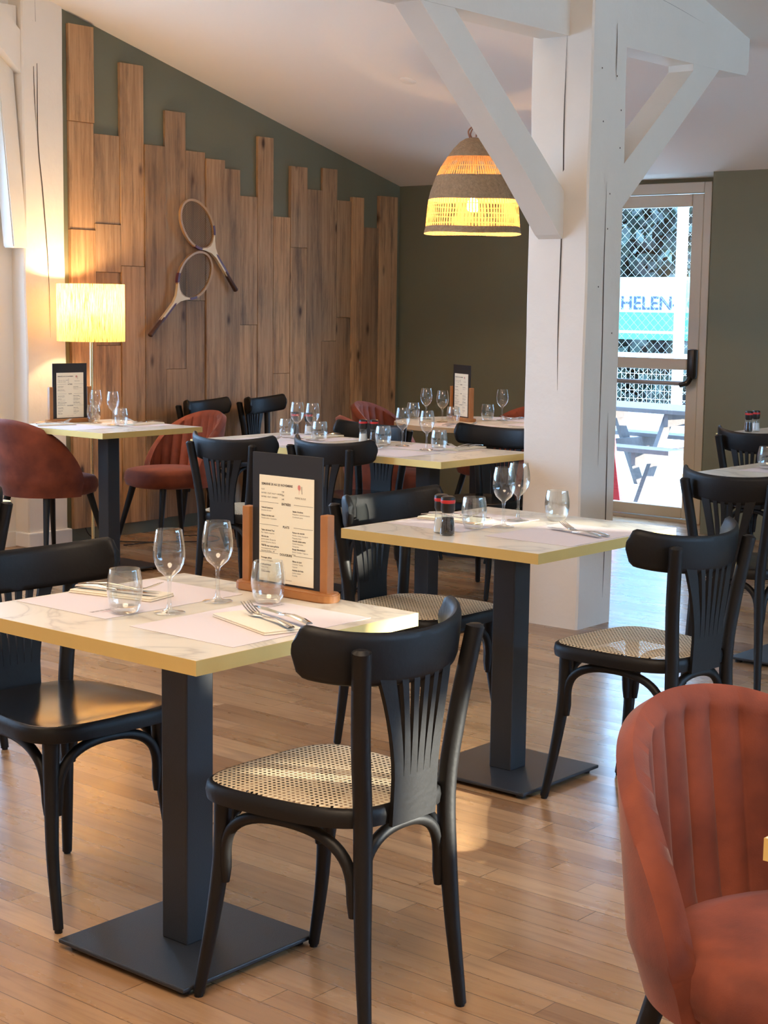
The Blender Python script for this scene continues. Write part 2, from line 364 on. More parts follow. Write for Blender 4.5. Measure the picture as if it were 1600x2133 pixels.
def lathe(bm, prof, seg=24, cx=0, cy=0, z0=0, mi=0, cap0=False, cap1=False):
    rings = []
    for r, z in prof:
        if r < 1e-6: rings.append([bm.verts.new((cx, cy, z0+z))])
        else: rings.append([bm.verts.new((cx+r*math.cos(2*PI*i/seg), cy+r*math.sin(2*PI*i/seg), z0+z)) for i in range(seg)])
    for a, b in zip(rings, rings[1:]):
        for i in range(seg):
            j = (i+1) % seg
            if len(a) == 1 and len(b) == 1: continue
            if len(a) == 1: f = bm.faces.new((a[0], b[j], b[i]))
            elif len(b) == 1: f = bm.faces.new((a[i], a[j], b[0]))
            else: f = bm.faces.new((a[i], a[j], b[j], b[i]))
            f.material_index = mi
    if cap0 and len(rings[0]) > 1: bm.faces.new(rings[0][::-1]).material_index = mi
    if cap1 and len(rings[-1]) > 1: bm.faces.new(rings[-1]).material_index = mi
def tube(bm, pts, rad, seg=8, mi=0, flat_=1.0, caps=True):
    pts = [Vector(p) for p in pts]; k = len(pts)
    rads = rad if isinstance(rad, (list, tuple)) else [rad]*k
    rings = []; prev = None
    for i, p in enumerate(pts):
        t = (pts[min(i+1, k-1)]-pts[max(i-1, 0)]).normalized()
        if prev is None:
            a = Vector((0, 0, 1)) if abs(t.z) < 0.9 else Vector((1, 0, 0))
            nrm = t.cross(a).normalized()
        else: nrm = (prev-t*prev.dot(t)).normalized()
        prev = nrm; bn = t.cross(nrm)
        rings.append([bm.verts.new(p+(nrm*math.cos(2*PI*j/seg)*flat_+bn*math.sin(2*PI*j/seg))*rads[i]) for j in range(seg)])
    for a, b in zip(rings, rings[1:]):
        for j in range(seg):
            bm.faces.new((a[j], a[(j+1) % seg], b[(j+1) % seg], b[j])).material_index = mi
    if caps:
        bm.faces.new(rings[0][::-1]).material_index = mi; bm.faces.new(rings[-1]).material_index = mi
def spline(pts, n=8):
    pts = [Vector(p) for p in pts]; out = []
    P = [pts[0]*2-pts[1]]+pts+[pts[-1]*2-pts[-2]]
    for i in range(1, len(P)-2):
        for k in range(n):
            t = k/n; a, b, c, d = P[i-1], P[i], P[i+1], P[i+2]
            out.append(0.5*((2*b)+(c-a)*t+(2*a-5*b+4*c-d)*t*t+(3*b-a-3*c+d)*t**3))
    out.append(pts[-1]); return out
def grid_solid(bm, fn_a, fn_b, nu, nv, mi=0):
    """closed slab between two parametric surfaces"""
    A = [[bm.verts.new(fn_a(i/nu, j/nv)) for j in range(nv+1)] for i in range(nu+1)]
    B = [[bm.verts.new(fn_b(i/nu, j/nv)) for j in range(nv+1)] for i in range(nu+1)]
    fs = []
    for i in range(nu):
        for j in range(nv):
            fs.append(bm.faces.new((A[i][j], A[i+1][j], A[i+1][j+1], A[i][j+1])))
            fs.append(bm.faces.new((B[i][j], B[i][j+1], B[i+1][j+1], B[i+1][j])))
    for i in range(nu):
        fs.append(bm.faces.new((A[i][0], B[i][0], B[i+1][0], A[i+1][0]))); fs.append(bm.faces.new((A[i][nv], A[i+1][nv], B[i+1][nv], B[i][nv])))
    for j in range(nv):
        fs.append(bm.faces.new((A[0][j], A[0][j+1], B[0][j+1], B[0][j]))); fs.append(bm.faces.new((A[nu][j], B[nu][j], B[nu][j+1], A[nu][j+1])))
    for f in fs: f.material_index = mi
def text_into(bm, s, x, y, size, mi=0, align='LEFT', font_shear=0, xs=1.0, thick=0.0):
    """flat lettering laid in the local XY plane"""
    cu = bpy.data.curves.new('t', 'FONT'); cu.body = s; cu.size = size; cu.align_x = align; cu.resolution_u = 2
    if thick: cu.offset = thick
    o = bpy.data.objects.new('t', cu); C.objects.link(o)
    dg = bpy.context.evaluated_depsgraph_get(); dg.update()
    me = o.evaluated_get(dg).to_mesh()
    vs = [bm.verts.new((x+v.co.x*xs, y+v.co.y, 0)) for v in me.vertices]
    for p in me.polygons:
        try: bm.faces.new([vs[i] for i in p.vertices]).material_index = mi
        except ValueError: pass
    o.evaluated_get(dg).to_mesh_clear()
    bpy.data.objects.remove(o); bpy.data.curves.remove(cu)

def tag(o, label, cat, group=None):
    o['label'] = label; o['category'] = cat
    if group: o['group'] = group
    return o
def thing(name, label, cat, loc=(0, 0, 0), rz=0, group=None):
    o = bpy.data.objects.new(name, None); C.objects.link(o); o.empty_display_size = 0.05
    o.location = loc; o.rotation_euler = (0, 0, rz); return tag(o, label, cat, group)
def struct(name, bm, mat, mats=None, smooth=None):
    o = link(name, bm, mat, mats=mats, smooth=smooth); o['kind'] = 'structure'; return o
def dup(root, label, loc, rz=None, group=None):
    r = root.copy(); C.objects.link(r); r.location = loc
    if rz is not None: r.rotation_euler = (0, 0, rz)
    r['label'] = label
    if group: r['group'] = group
    for ch in list(root.children):
        c = ch.copy(); C.objects.link(c); c.parent = r
        for g in list(ch.children):
            d = g.copy(); C.objects.link(d); d.parent = c
    return r

# ------------------------------------------------------------------ room shell
SL = 0.263
def ceil_z(y): return 2.25+SL*(9.02-y)
X0, X1, Y0, YB, YD = -7.45, 2.3, -3.2, 9.02, 9.43
bm = bmesh.new(); box(bm, -7.9, X1+.2, Y0-.2, YD+.15, -0.2, 0.0)
struct('floor', bm, M['floor'])
bm = bmesh.new()
prism(bm, [(Y0-.2, ceil_z(Y0-.2)), (YB, ceil_z(YB)), (YB, ceil_z(YB)+.3), (Y0-.2, ceil_z(Y0-.2)+.3)], 'x', -7.9, X1+.2)
struct('ceiling', bm, M['ceiling'])
bm = bmesh.new(); box(bm, -6.45, -4.8, YB, YD+.2, 2.252, 2.5)
struct('ceiling_recess', bm, M['ceiling'])
def yz(y0, y1, z0, z1=None):   # wall piece profile up to (into) the sloping ceiling
    if z1 is None: return [(y0, z0), (y1, z0), (y1, ceil_z(y1)+.05), (y0, ceil_z(y0)+.05)]
    return [(y0, z0), (y1, z0), (y1, z1), (y0, z1)]
bm = bmesh.new(); prism(bm, yz(5.9, YB+.2, -0.05), 'x', -7.75, X0)
struct('wall_left', bm, M['green'])
# glazed left side, white, with real window openings
bm = bmesh.new()
XW = -7.55
ops = [(4.35, 5.47), (2.75, 3.95), (1.1, 2.3)]
ys = [Y0-.2]+[v for a, b in reversed(ops) for v in (a, b)]+[5.9]
for a, b in zip(ys[::2], ys[1::2]): prism(bm, yz(a, b, -0.05), 'x', XW-.2, XW)
for a, b in ops:
    prism(bm, yz(a, b, -0.05, 0.78), 'x', XW-.2, XW); prism(bm, yz(a, b, 2.45), 'x', XW-.2, XW)
struct('wall_left_glazed', bm, M['white_wall'])
for k, (a, b) in enumerate(ops):
    bm = bmesh.new(); t = .05
    for q in ((a, a+t, .78, 2.45), (b-t, b, .78, 2.45), (a+t, b-t, .78, .78+t), (a+t, b-t, 2.45-t, 2.45), ((a+b)/2-.02, (a+b)/2+.02, .78+t, 2.45-t)):
        box(bm, XW-.13, XW-.05, q[0], q[1], q[2], q[3])
    wf = struct('window_%d' % (k+1), bm, M['post_white'])
    bm = bmesh.new(); box(bm, XW-.095, XW-.09, a+t, b-t, .78+t, 2.45-t); link('pane', bm, M['pane'], wf)
    portal('daylight_left_%d' % (k+1), (XW-.16, (a+b)/2, 1.61), (1, 0, 0), 1.67, b-a)
# back wall with the door recess
bm = bmesh.new()
box(bm, X0-.2, -6.3, YB, YD+.2, -0.05, 2.6); box(bm, -4.95, X1+.1, YB, YD+.2, -0.05, 2.6)
struct('wall_back', bm, M['green'])
DX0, DX1 = -6.25, -5.165   # outer frame
bm = bmesh.new()
box(bm, -6.3, DX0, YD, YD+.2, -0.05, 2.4); box(bm, DX1, -4.95, YD, YD+.2, -0.05, 2.4); box(bm, DX0, DX1, YD, YD+.2, 2.225, 2.4)
struct('wall_recess', bm, M['green'])
# right wall, off to the side: a band of windows that lets the daylight in
bm = bmesh.new()
rops = [(3.55, 6.15, .45, 2.9), (6.35, 7.7, .3, 2.5), (7.85, 8.7, .3, 2.35)]
cur = Y0-.2
for a, b, z0, z1 in rops:
    prism(bm, yz(cur, a, -0.05), 'x', X1, X1+.2); prism(bm, yz(a, b, -0.05, z0), 'x', X1, X1+.2); prism(bm, yz(a, b, z1), 'x', X1, X1+.2); cur = b
prism(bm, yz(cur, YB+.2, -0.05), 'x', X1, X1+.2)
struct('wall_right', bm, M['white_wall'])
for k, (a, b, z0, z1) in enumerate(rops):
    bm = bmesh.new(); t = .04
    for q in ((a, a+t, z0, z1), (b-t, b, z0, z1), (a+t, b-t, z0, z0+t), (a+t, b-t, z1-t, z1)): box(bm, X1+.05, X1+.12, *q)
    wf = struct('window_%d' % (k+4), bm, M['post_white'])
    bm = bmesh.new(); box(bm, X1+.08, X1+.085, a+t, b-t, z0+t, z1-t); link('pane', bm, M['pane'], wf)
    portal('daylight_right_%d' % (k+1), (X1+.16, (a+b)/2, (z0+z1)/2), (-1, 0, 0), z1-z0, b-a)
bm = bmesh.new(); prism(bm, [(X0-.2, -.05), (X1+.2, -.05), (X1+.2, 5.6), (X0-.2, 5.6)], 'y', Y0-.2, Y0)
struct('wall_front', bm, M['white_wall'])

# ------------------------------------------------------------------ glazed door
bm = bmesh.new()
y0, y1 = YD-.03, YD+.05
box(bm, DX0, DX0+.055, y0, y1, 0, 2.225, bev=.004); box(bm, DX1-.055, DX1, y0, y1, 0, 2.225, bev=.004); box(bm, DX0+.055, DX1-.055, y0, y1, 2.155, 2.225, bev=.004)
box(bm, DX0+.055, DX1-.055, y0, y1, 0, .02)
door = struct('door_1', bm, M['aluminium'])
lx0, lx1 = DX0+.06, DX1-.06
bm = bmesh.new(); y0, y1 = YD-.02, YD+.03
box(bm, lx0, lx0+.085, y0, y1, .025, 2.15, bev=.006); box(bm, lx1-.085, lx1, y0, y1, .025, 2.15, bev=.006)
for a, b in ((.025, .10), (1.01, 1.085), (2.07, 2.15)): box(bm, lx0+.085, lx1-.085, y0, y1, a, b, bev=.006)
leaf = link('door_leaf', bm, M['aluminium'], door)
for a, b in ((.10, 1.01), (1.085, 2.07)):
    bm = bmesh.new(); box(bm, lx0+.085, lx1-.085, YD+.004, YD+.010, a, b); link('glass_pane', bm, M['pane'], leaf)
bm = bmesh.new()
tube(bm, [(lx0+.05, YD-.085, .925), (lx1-.06, YD-.085, .925)], .016, 12)
bar = link('push_bar', bm, M['steel_bar'], door, 40)
bm = bmesh.new(); box(bm, lx1-.055, lx1+.0, YD-.075, YD-.02, .955, 1.15, bev=.012)
tube(bm, spline([(lx1-.03, YD-.06, .965), (lx1-.045, YD-.08, .93), (lx1-.09, YD-.085, .915)], 5), [.02]*11, 10)
link('latch_housing', bm, M['cap'], bar, 40)
portal('daylight_door', ((DX0+DX1)/2, YD+.12, 1.1), (0, -1, 0), 1.0, 2.1)

# ------------------------------------------------------------------ white timbers
def crack(parent, pts, wdt=.0035, face='x', off=0):
    bm = bmesh.new(); pts = spline(pts, 6)
    n_ = len(pts)
    for i in range(n_-1):
        w0 = wdt*math.sin(PI*i/(n_-1))+.0004; w1 = wdt*math.sin(PI*(i+1)/(n_-1))+.0004
        a, b = pts[i], pts[i+1]
        d = Vector((0, 1, 0)) if face == 'x' else Vector((1, 0, 0))
        nn = Vector((.0015, 0, 0)) if face == 'x' else Vector((0, -.0015, 0))
        bm.faces.new([bm.verts.new(p) for p in (a-d*w0+nn, a+d*w0+nn, b+d*w1+nn, b-d*w1+nn)])
    return link('crack', bm, M['crack'], parent)
def timber(bm, x0, x1, y0, y1, z0, z1, n_=24, wob=.003, seed=0):
    """square timber with slightly irregular edges, vertical"""
    rings = []
    for i in range(n_+1):
        z = z0+(z1-z0)*i/n_; q = []
        for j, (x, y, sx, sy) in enumerate(((x0, y0, 1, 1), (x1, y0, -1, 1), (x1, y1, -1, -1), (x0, y1, 1, -1))):
            dx = noise.noise(Vector((seed, j*3.1, z*2.3)))*wob*2; dy = noise.noise(Vector((seed+9, j*3.1, z*2.3)))*wob*2
            c = .008
            if j in (0, 2): q += [(x+dx, y+dy+sy*c, z), (x+dx+sx*c, y+dy, z)]
            else: q += [(x+dx+sx*c, y+dy, z), (x+dx, y+dy+sy*c, z)]
        rings.append([bm.verts.new(p) for p in q])
    for a, b in zip(rings, rings[1:]):
        for j in range(8): bm.faces.new((a[j], a[(j+1) % 8], b[(j+1) % 8], b[j]))
    bm.faces.new(rings[0][::-1]); bm.faces.new(rings[-1])
def topz(y): return ceil_z(y)+.03
bm = bmesh.new(); timber(bm, -4.13, -3.82, 5.885, 6.165, 0, topz(5.9), seed=1)
col = struct('trim_1', bm, M['white_timber'], smooth=20)
crack(col, [(-3.952, 5.885, 1.05), (-3.957, 5.885, 1.35), (-3.95, 5.885, 1.9), (-3.955, 5.885, 2.2), (-3.95, 5.885, 2.56)], .003, 'y')
crack(col, [(-3.82, 6.02, .72), (-3.82, 6.025, 1.2), (-3.82, 6.02, 1.6), (-3.82, 6.022, 1.95)], .003)
crack(col, [(-3.82, 6.09, .12), (-3.82, 6.095, .5), (-3.82, 6.09, .95)], .0035)
crack(col, [(-3.82, 6.00, .28), (-3.82, 6.005, .34), (-3.82, 6.0, .40)], .004)
crack(col, [(-3.82, 6.07, 2.38), (-3.82, 6.072, 2.5), (-3.82, 6.07, 2.62)], .002)
bm = bmesh.new()
for y, z in ((5.96, 2.42), (6.08, 2.40), (5.98, 2.2), (6.12, 2.26), (6.12, 2.1), (6.05, 1.9), (6.04, 1.75), (5.98, 1.5), (6.1, 1.3)):
    k = [bm.verts.new((-3.8185, y+.004*math.cos(a*PI/4), z+.004*math.sin(a*PI/4))) for a in range(8)]; bm.faces.new(k)
link('nail_hole', bm, M['crack'], col)
# right beam, flush with the post
bm = bmesh.new()
prism(bm, [(6.0, 2.53), (6.70, 2.53), (6.98, 2.53), (7.25, 2.535), (7.27, 2.56), (7.27, ceil_z(7.27)+.02), (6.0, ceil_z(6.0)+.02)], 'x', -3.96, -3.822)
b1 = struct('trim_2', bm, M['white_timber'])
crack(b1, [(-3.822, 6.16, 2.80), (-3.822, 6.5, 2.765), (-3.822, 6.82, 2.722)], .004)
bm = bmesh.new()
prism(bm, [(6.1, 1.80), (6.17, 1.853), (6.98, 2.528), (6.98, 2.56), (6.74, 2.56), (6.74, 2.50), (6.17, 2.04), (6.1, 1.98)], 'x', -3.955, -3.824)
struct('trim_3', bm, M['white_timber'])
# left beam running from the post towards the viewer
bm = bmesh.new()
prism(bm, [(2.2, 2.555), (5.95, 2.555), (5.95, ceil_z(5.95)+.02), (2.2, ceil_z(2.2)+.02)], 'x', -4.09, -3.94)
struct('trim_4', bm, M['white_timber'])
bm = bmesh.new()
prism(bm, [(5.89, 1.90), (5.075, 2.57), (4.86, 2.57), (5.60, 1.96), (5.855, 1.72), (5.89, 1.70)], 'x', -4.072, -3.945)
struct('trim_5', bm, M['white_timber'])
# left pillar by the lamp
bm = bmesh.new(); timber(bm, -7.60, -7.43, 5.70, 5.985, 0, topz(5.8), seed=5, wob=.004)
pl_ = struct('trim_6', bm, M['white_timber'], smooth=20)
crack(pl_, [(-7.43, 5.79, 3.1), (-7.43, 5.80, 2.7), (-7.43, 5.80, 2.3), (-7.43, 5.83, 2.0), (-7.43, 5.86, 1.6), (-7.43, 5.87, 1.2)], .003)
crack(pl_, [(-7.43, 5.775, 2.95), (-7.43, 5.778, 2.6), (-7.43, 5.79, 2.35)], .002)
bm = bmesh.new()
prism(bm, [(5.76, 2.60), (5.76, 2.83), (5.30, 3.26), (5.05, 3.26)], 'x', -7.56, -7.44); struct('trim_7', bm, M['white_timber'])
bm = bmesh.new()
hexa(bm, [(-7.495, 5.60, 1.70), (-7.40, 5.60, 1.70), (-7.40, 5.70, 1.70), (-7.495, 5.70, 1.70), (-7.60, 5.58, 2.78), (-7.505, 5.58, 2.78), (-7.505, 5.69, 2.78), (-7.60, 5.69, 2.78)])
bmesh.ops.bevel(bm, geom=bm.edges[:], offset=.006, segments=2, affect='EDGES'); struct('trim_8', bm, M['white_timber'])
bm = bmesh.new(); box(bm, -7.548, -7.465, 2.0, 5.69, 2.86, 3.02); struct('trim_9', bm, M['white_timber'])
bm = bmesh.new(); box(bm, -7.60, -7.412, 5.685, 6.0, 0, .085, bev=.006); struct('baseboard_pillar', bm, M['white_wall'])
bm = bmesh.new(); box(bm, -7.55, -7.535, Y0, 5.685, 0, .085); struct('baseboard_left', bm, M['white_wall'])

# ------------------------------------------------------------------ reclaimed plank cladding
PY = [6.02, 6.205, 6.40, 6.585, 6.755, 6.925, 7.09, 7.255, 7.395, 7.555, 7.70, 7.86, 8.02, 8.175, 8.325, 8.475, 8.60, 8.765, 8.965]
TOP = [2.97, 2.375, 2.80, 2.345, 2.56, 2.335, 2.30, 2.25, 2.09, 2.475, 1.975, 2.31, 2.17, 2.32, 2.115, 2.145, 1.945, 2.17]
JOINT = {0: [2.43, 1.82], 1: [1.86, 1.58, 1.15], 2: [1.62], 4: [1.0], 5: [1.42], 6: [.8], 8: [1.27], 10: [.95], 11: [1.78], 13: [1.16], 14: [1.32], 16: [.7]}
clad = thing('plank_cladding', 'feature wall of upright reclaimed wooden planks with stepped tops on the green wall', 'wood panelling', (X0, 6.05, 0))
for i in range(18):
    a, b = PY[i]+.0015, PY[i+1]-.0015
    cuts = [.078+random.uniform(-.006, .006)]+sorted(JOINT.get(i, []))+[TOP[i]]
    th = random.uniform(.018, .030)
    for k in range(len(cuts)-1):
        t2 = th+random.uniform(-.003, .003)
        if (i, k) in ((0, 0), (0, 2), (1, 2)): t2 += .006
        bm = bmesh.new(); y0, y1, z0, z1 = a, b, cuts[k]+.001, cuts[k+1]-.001
        box(bm, 0.0005, t2, y0-6.05, y1-6.05, z0, z1, bev=.0015)
        link('plank', bm, M['plank'], clad)

# ------------------------------------------------------------------ tennis rackets on the planks
def racket(label, cy, cz, ang):
    """local XY plane = racket face, shaft towards -Y; ang: rotation about the wall normal"""
    t = thing('tennis_racket', label, 'tennis racket', (X0+.056, cy, cz), 0, None)
    # local x -> wall +y, local y -> wall +z, local z -> +x (out of wall)
    t.matrix_world = Matrix.Translation((X0+.056, cy, cz)) @ Matrix(((0, 0, 1, 0), (1, 0, 0, 0), (0, 1, 0, 0), (0, 0, 0, 1))) @ Matrix.Rotation(ang, 4, 'Z')
    bm = bmesh.new(); n_ = 48
    ring = [Vector((.118*math.sin(2*PI*i/n_), .165*math.cos(2*PI*i/n_), 0)) for i in range(n_)]
    vr = []
    for i, p in enumerate(ring):
        o_ = Vector((p.x/.118**2, p.y/.165**2, 0)).normalized()
        vr.append([bm.verts.new(p+o_*a+Vector((0, 0, b))) for a, b in ((-.007, -.008), (.007, -.009), (.007, .009), (-.007, .008))])
    for i in range(n_):
        for j in range(4): bm.faces.new((vr[i][j], vr[i][(j+1) % 4], vr[(i+1) % n_][(j+1) % 4], vr[(i+1) % n_][j]))
    bmesh.ops.recalc_face_normals(bm, faces=bm.faces[:])
    link('hoop', bm, M['racket_wood'], t, 50)
    bm = bmesh.new()
    bm.faces.new([bm.verts.new(p*0.96) for p in ring]); link('string_bed', bm, M['strings'], t)
    bm = bmesh.new()  # cream throat wedge following the hoop
    L_ = [(-.075, -.135), (-.05, -.165), (-.024, -.205), (-.012, -.25), (-.011, -.40), (.011, -.40), (.012, -.25), (.024, -.205), (.05, -.165), (.075, -.135), (.055, -.142), (.03, -.160), (0, -.168), (-.03, -.160), (-.055, -.142)]
    prism(bm, L_, 'z', -.0105, .0105); link('throat', bm, M['racket_cream'], t)
    for s in (-1, 1):
        bm = bmesh.new()
        a0 = [PI+s*q for q in (.62, .72, .82, .92, 1.02)]
        P_ = [(math.sin(a)*.127, math.cos(a)*.174) for a in a0]+[(math.sin(a)*.112, math.cos(a)*.159) for a in a0[::-1]]
        prism(bm, P_, 'z', -.0115, .0115); link('binding', bm, M['racket_purple'], t)
    bm = bmesh.new(); prism(bm, [(.0, -.25), (.006, -.235), (.0125, -.25), (.0125, -.40), (.0, -.40)], 'z', -.0115, .0115); link('stripe', bm, M['racket_purple'], t)
    bm = bmesh.new()
    tube(bm, [(0, -.37, 0), (0, -.40, 0), (0, -.505, 0), (0, -.52, 0), (0, -.525, 0)], [.0135, .015, .0165, .018, .014], 8, flat_=.85); link('grip', bm, M['leather'], t, 30)
    return t
racket('wooden tennis racket mounted higher, its handle pointing down to the right', 6.985, 1.888, R(40.3))
racket('wooden tennis racket mounted lower, its handle pointing down to the left', 6.965, 1.577, -R(45))

# ------------------------------------------------------------------ bentwood chairs
def hw_seat(s):  # half width of seat for s=-1 (back) .. 1 (front)
    return .195+.020*s
def seat_pt(a, k=1.0, dz=0.0):
    n_ = 4.2; ca, sa = math.cos(a), math.sin(a)
    sy = math.copysign(abs(sa)**(2/n_), sa); sx = math.copysign(abs(ca)**(2/n_), ca)
    if sy < 0: sx *= (1-.13*sy*sy)
    return Vector((sx*hw_seat(sy)*k, .205*sy*k-.002, dz))
def crest_xy(t):    # t in -1..1, plan curve of the crest rail
    a = t*R(80); return .226*math.sin(a), -.228+.150*(1-math.cos(a))
def bentwood(label, seat, loc, rz, group=None):
    t = thing('bentwood_chair', label, 'chair', loc, rz, group)
    blk = M['black']; N = 48
    bm = bmesh.new()
    prof = [(.93, .425), (1.0, .430), (1.012, .447), (1.0, .462), (.965, .467), (.94, .4655), (.935, .452), (.93, .44)]
    rings = [[bm.verts.new(seat_pt(2*PI*i/N, k, z)) for i in range(N)] for k, z in prof]
    for a, b in zip(rings, rings[1:]+rings[:1]):
        for i in range(N): bm.faces.new((a[i], a[(i+1) % N], b[(i+1) % N], b[i]))
    bmesh.ops.recalc_face_normals(bm, faces=bm.faces[:])
    link('seat_frame', bm, blk, t, 50)
    bm = bmesh.new()
    if seat == 'cane':
        prev = [bm.verts.new(seat_pt(2*PI*i/N, .955, .4672)) for i in range(N)]
        for k, z in ((.93, .4690), (.6, .4685), (.25, .4675)):
            cur_ = [bm.verts.new(seat_pt(2*PI*i/N, k, z)) for i in range(N)]
            for i in range(N): bm.faces.new((prev[i], prev[(i+1) % N], cur_[(i+1) % N], cur_[i]))
            prev = cur_
        bm.faces.new(prev); link('cane_seat', bm, M['cane'], t, 60)
    else:
        prev = [bm.verts.new(seat_pt(2*PI*i/N, .955, .4672)) for i in range(N)]
        for k, z in ((.90, .4668), (.8, .4645), (.6, .4610), (.3, .4590)):
            cur_ = [bm.verts.new(seat_pt(2*PI*i/N, k, z)) for i in range(N)]
            for i in range(N): bm.faces.new((prev[i], prev[(i+1) % N], cur_[(i+1) % N], cur_[i]))
            prev = cur_
        bm.faces.new(prev); link('plywood_seat', bm, M['black_gloss'], t, 60)
    # crest rail
    bm = bmesh.new(); nu = 40; rr = []
    for i in range(nu+1):
        u = -1+2*i/nu; x, y = crest_xy(u); x2, y2 = crest_xy(u+.01); tx, ty = x2-x, y2-y; L_ = math.hypot(tx, ty); nx, ny = -ty/L_, tx/L_
        au = abs(u); hh = .052
        if au > .86: q = (au-.86)/.14; hh = .052*(1-.93*q**2.6)**.5
        zc = .752+.010*u*u; ring = []
        for j in range(12):
            a = 2*PI*j/12; c_, s_ = math.cos(a), math.sin(a)
            dz = hh*math.copysign(abs(s_)**.55, s_); dn = .0115*math.copysign(abs(c_)**.7, c_)
            ring.append(bm.verts.new((x+nx*dn, y+ny*dn-dz*.10, zc+dz+(y+.228)*.15)))
        rr.append(ring)
    for a, b in zip(rr, rr[1:]):
        for j in range(12): bm.faces.new((a[j], a[(j+1) % 12], b[(j+1) % 12], b[j]))
    bm.faces.new(rr[0][::-1]); bm.faces.new(rr[-1]); bmesh.ops.recalc_face_normals(bm, faces=bm.faces[:])
    link('crest_rail', bm, blk, t, 50)
    # fan splat with slots
    def hw(z):
        q = max(0, (z-.52)/.20); return .066+.042*q**1.5
    def yb(z, x): return -.2125-.055*max(0, z-.43)+ 1.4*x*x*max(0, (z-.5)/.22)
    bm = bmesh.new()
    def slab(f, nu_, nv_, zz):
        A = lambda i, j: (f(i, j), yb(zz(j), f(i, j))-.0045, zz(j)); B = lambda i, j: (f(i, j), yb(zz(j), f(i, j))+.0045, zz(j))
        grid_solid(bm, A, B, nu_, nv_)
    zb = lambda j: .425+.095*j
    slab(lambda i, j: (-1+2*i)*hw(zb(j)), 6, 2, zb)
    zt = lambda j: .52+.205*j
    ks = [-1, -.60, -.30, 0, .30, .60, 1]
    for q in range(6):
        def fx(i, j, q=q):
            g = .072*min(1, j*1.5+.05)
            l_, r_ = ks[q]+(g if q > 0 else 0), ks[q+1]-(g if q < 5 else 0)
            return (l_+(r_-l_)*i)*hw(zt(j))
        slab(fx, 2, 7, zt)
    bmesh.ops.recalc_face_normals(bm, faces=bm.faces[:])
    link('back_splat', bm, blk, t, 40)
    for s in (-1, 1):
        bm = bmesh.new()
        pts = spline([(s*.148, -.226, .006), (s*.136, -.206, .22), (s*.128, -.196, .44), (s*.146, -.204, .60), (s*.172, -.226, .782)], 6)
        pts.append(pts[-1]+Vector((0, 0, .005))); k_ = len(pts); tube(bm, pts, [.0125+.0065*min(1, i/(k_*.35)) if i < k_-1 else .012 for i in range(k_)], 12)
        tube(bm, [(s*.148, -.226, 0), (s*.148, -.226, .008)], .009, 8)
        lg = link('leg', bm, blk, t, 40)
        bm = bmesh.new()
        pts = spline([(s*.174, .202, .008), (s*.166, .172, .16), (s*.156, .155, .30), (s*.152, .150, .435)], 6)
        k_ = len(pts); tube(bm, pts, [.012+.009*i/(k_-1) for i in range(k_)], 10)
        tube(bm, [(s*.174, .202, 0), (s*.174, .202, .01)], .009, 8)
        link('leg', bm, blk, t, 40)
    def arch(p, q, zl, zh, bow):
        pts = []; P_, Q_ = Vector(p), Vector(q)
        for i in range(25):
            u = -1+2*i/24; a = u*PI/2
            x = math.copysign(abs(math.sin(a))**.85, a); h = math.cos(a)**.62 if abs(u) < 1 else 0
            c_ = (P_+Q_)/2+(Q_-P_)/2*x; c_ = c_+Vector(bow)*h
            pts.append((c_.x, c_.y, zl+(zh-zl)*h))
        pts = [(pts[0][0], pts[0][1], zl-.03)]+pts+[(pts[-1][0], pts[-1][1], zl-.03)]
        bm = bmesh.new(); tube(bm, pts, [.008]+[.0122]*25+[.008], 8); link('bent_brace', bm, blk, t, 50)
    for s in (-1, 1): arch((s*.158, .140, 0), (s*.134, -.178, 0), .285, .414, (s*.006, 0, 0))
    arch((-.140, .158, 0), (.140, .158, 0), .285, .414, (0, .006, 0))
    arch((-.118, -.186, 0), (.118, -.186, 0), .285, .414, (0, -.002, 0))
    return t
cane_chair = bentwood('black bentwood chair with sunlit cane seat at right of the nearest table', 'cane', (-2.10, 2.350, 0), R(90))
dup(cane_chair, 'black bentwood chair with cane seat right of the second table, before the white post', (-2.32, 3.92, 0), R(84))
dup(cane_chair, 'black bentwood chair with cane seat left of the second table, behind the menu holder', (-3.13, 3.93, 0), R(-92))
dup(cane_chair, 'black bentwood chair with pale cane seat at the middle tables, nearer the lamp', (-5.22, 5.26, 0), R(10))
dup(cane_chair, 'black bentwood chair at the middle tables directly behind the front menu holder', (-4.77, 5.46, 0), R(2))
ply_chair = bentwood('black bentwood chair with glossy black seat cut by the left picture edge', 'ply', (-2.97, 2.385, 0), R(-94))
dup(ply_chair, 'black bentwood chair at left whose narrow crest end alone shows at the frame edge', (-4.32, 2.885, 0), R(90))
dup(ply_chair, 'blue-lit black bentwood chair behind the middle tables facing the viewer', (-5.27, 6.05, 0), R(181))
dup(ply_chair, 'black bentwood chair tucked behind the middle table next to the white post', (-4.72, 6.37, 0), R(184))
dup(ply_chair, 'black bentwood chair against the plank wall, left of the pair there', (-7.09, 6.93, 0), R(-78))
dup(ply_chair, 'black bentwood chair against the plank wall, right of the pair there', (-7.10, 7.46, 0), R(-76))
dup(ply_chair, 'black bentwood chair at right edge before the nearer right table', (-2.82, 5.53, 0), R(4))
dup(ply_chair, 'black bentwood chair at right edge by the far table with salt and pepper', (-3.74, 7.50, 0), R(2))

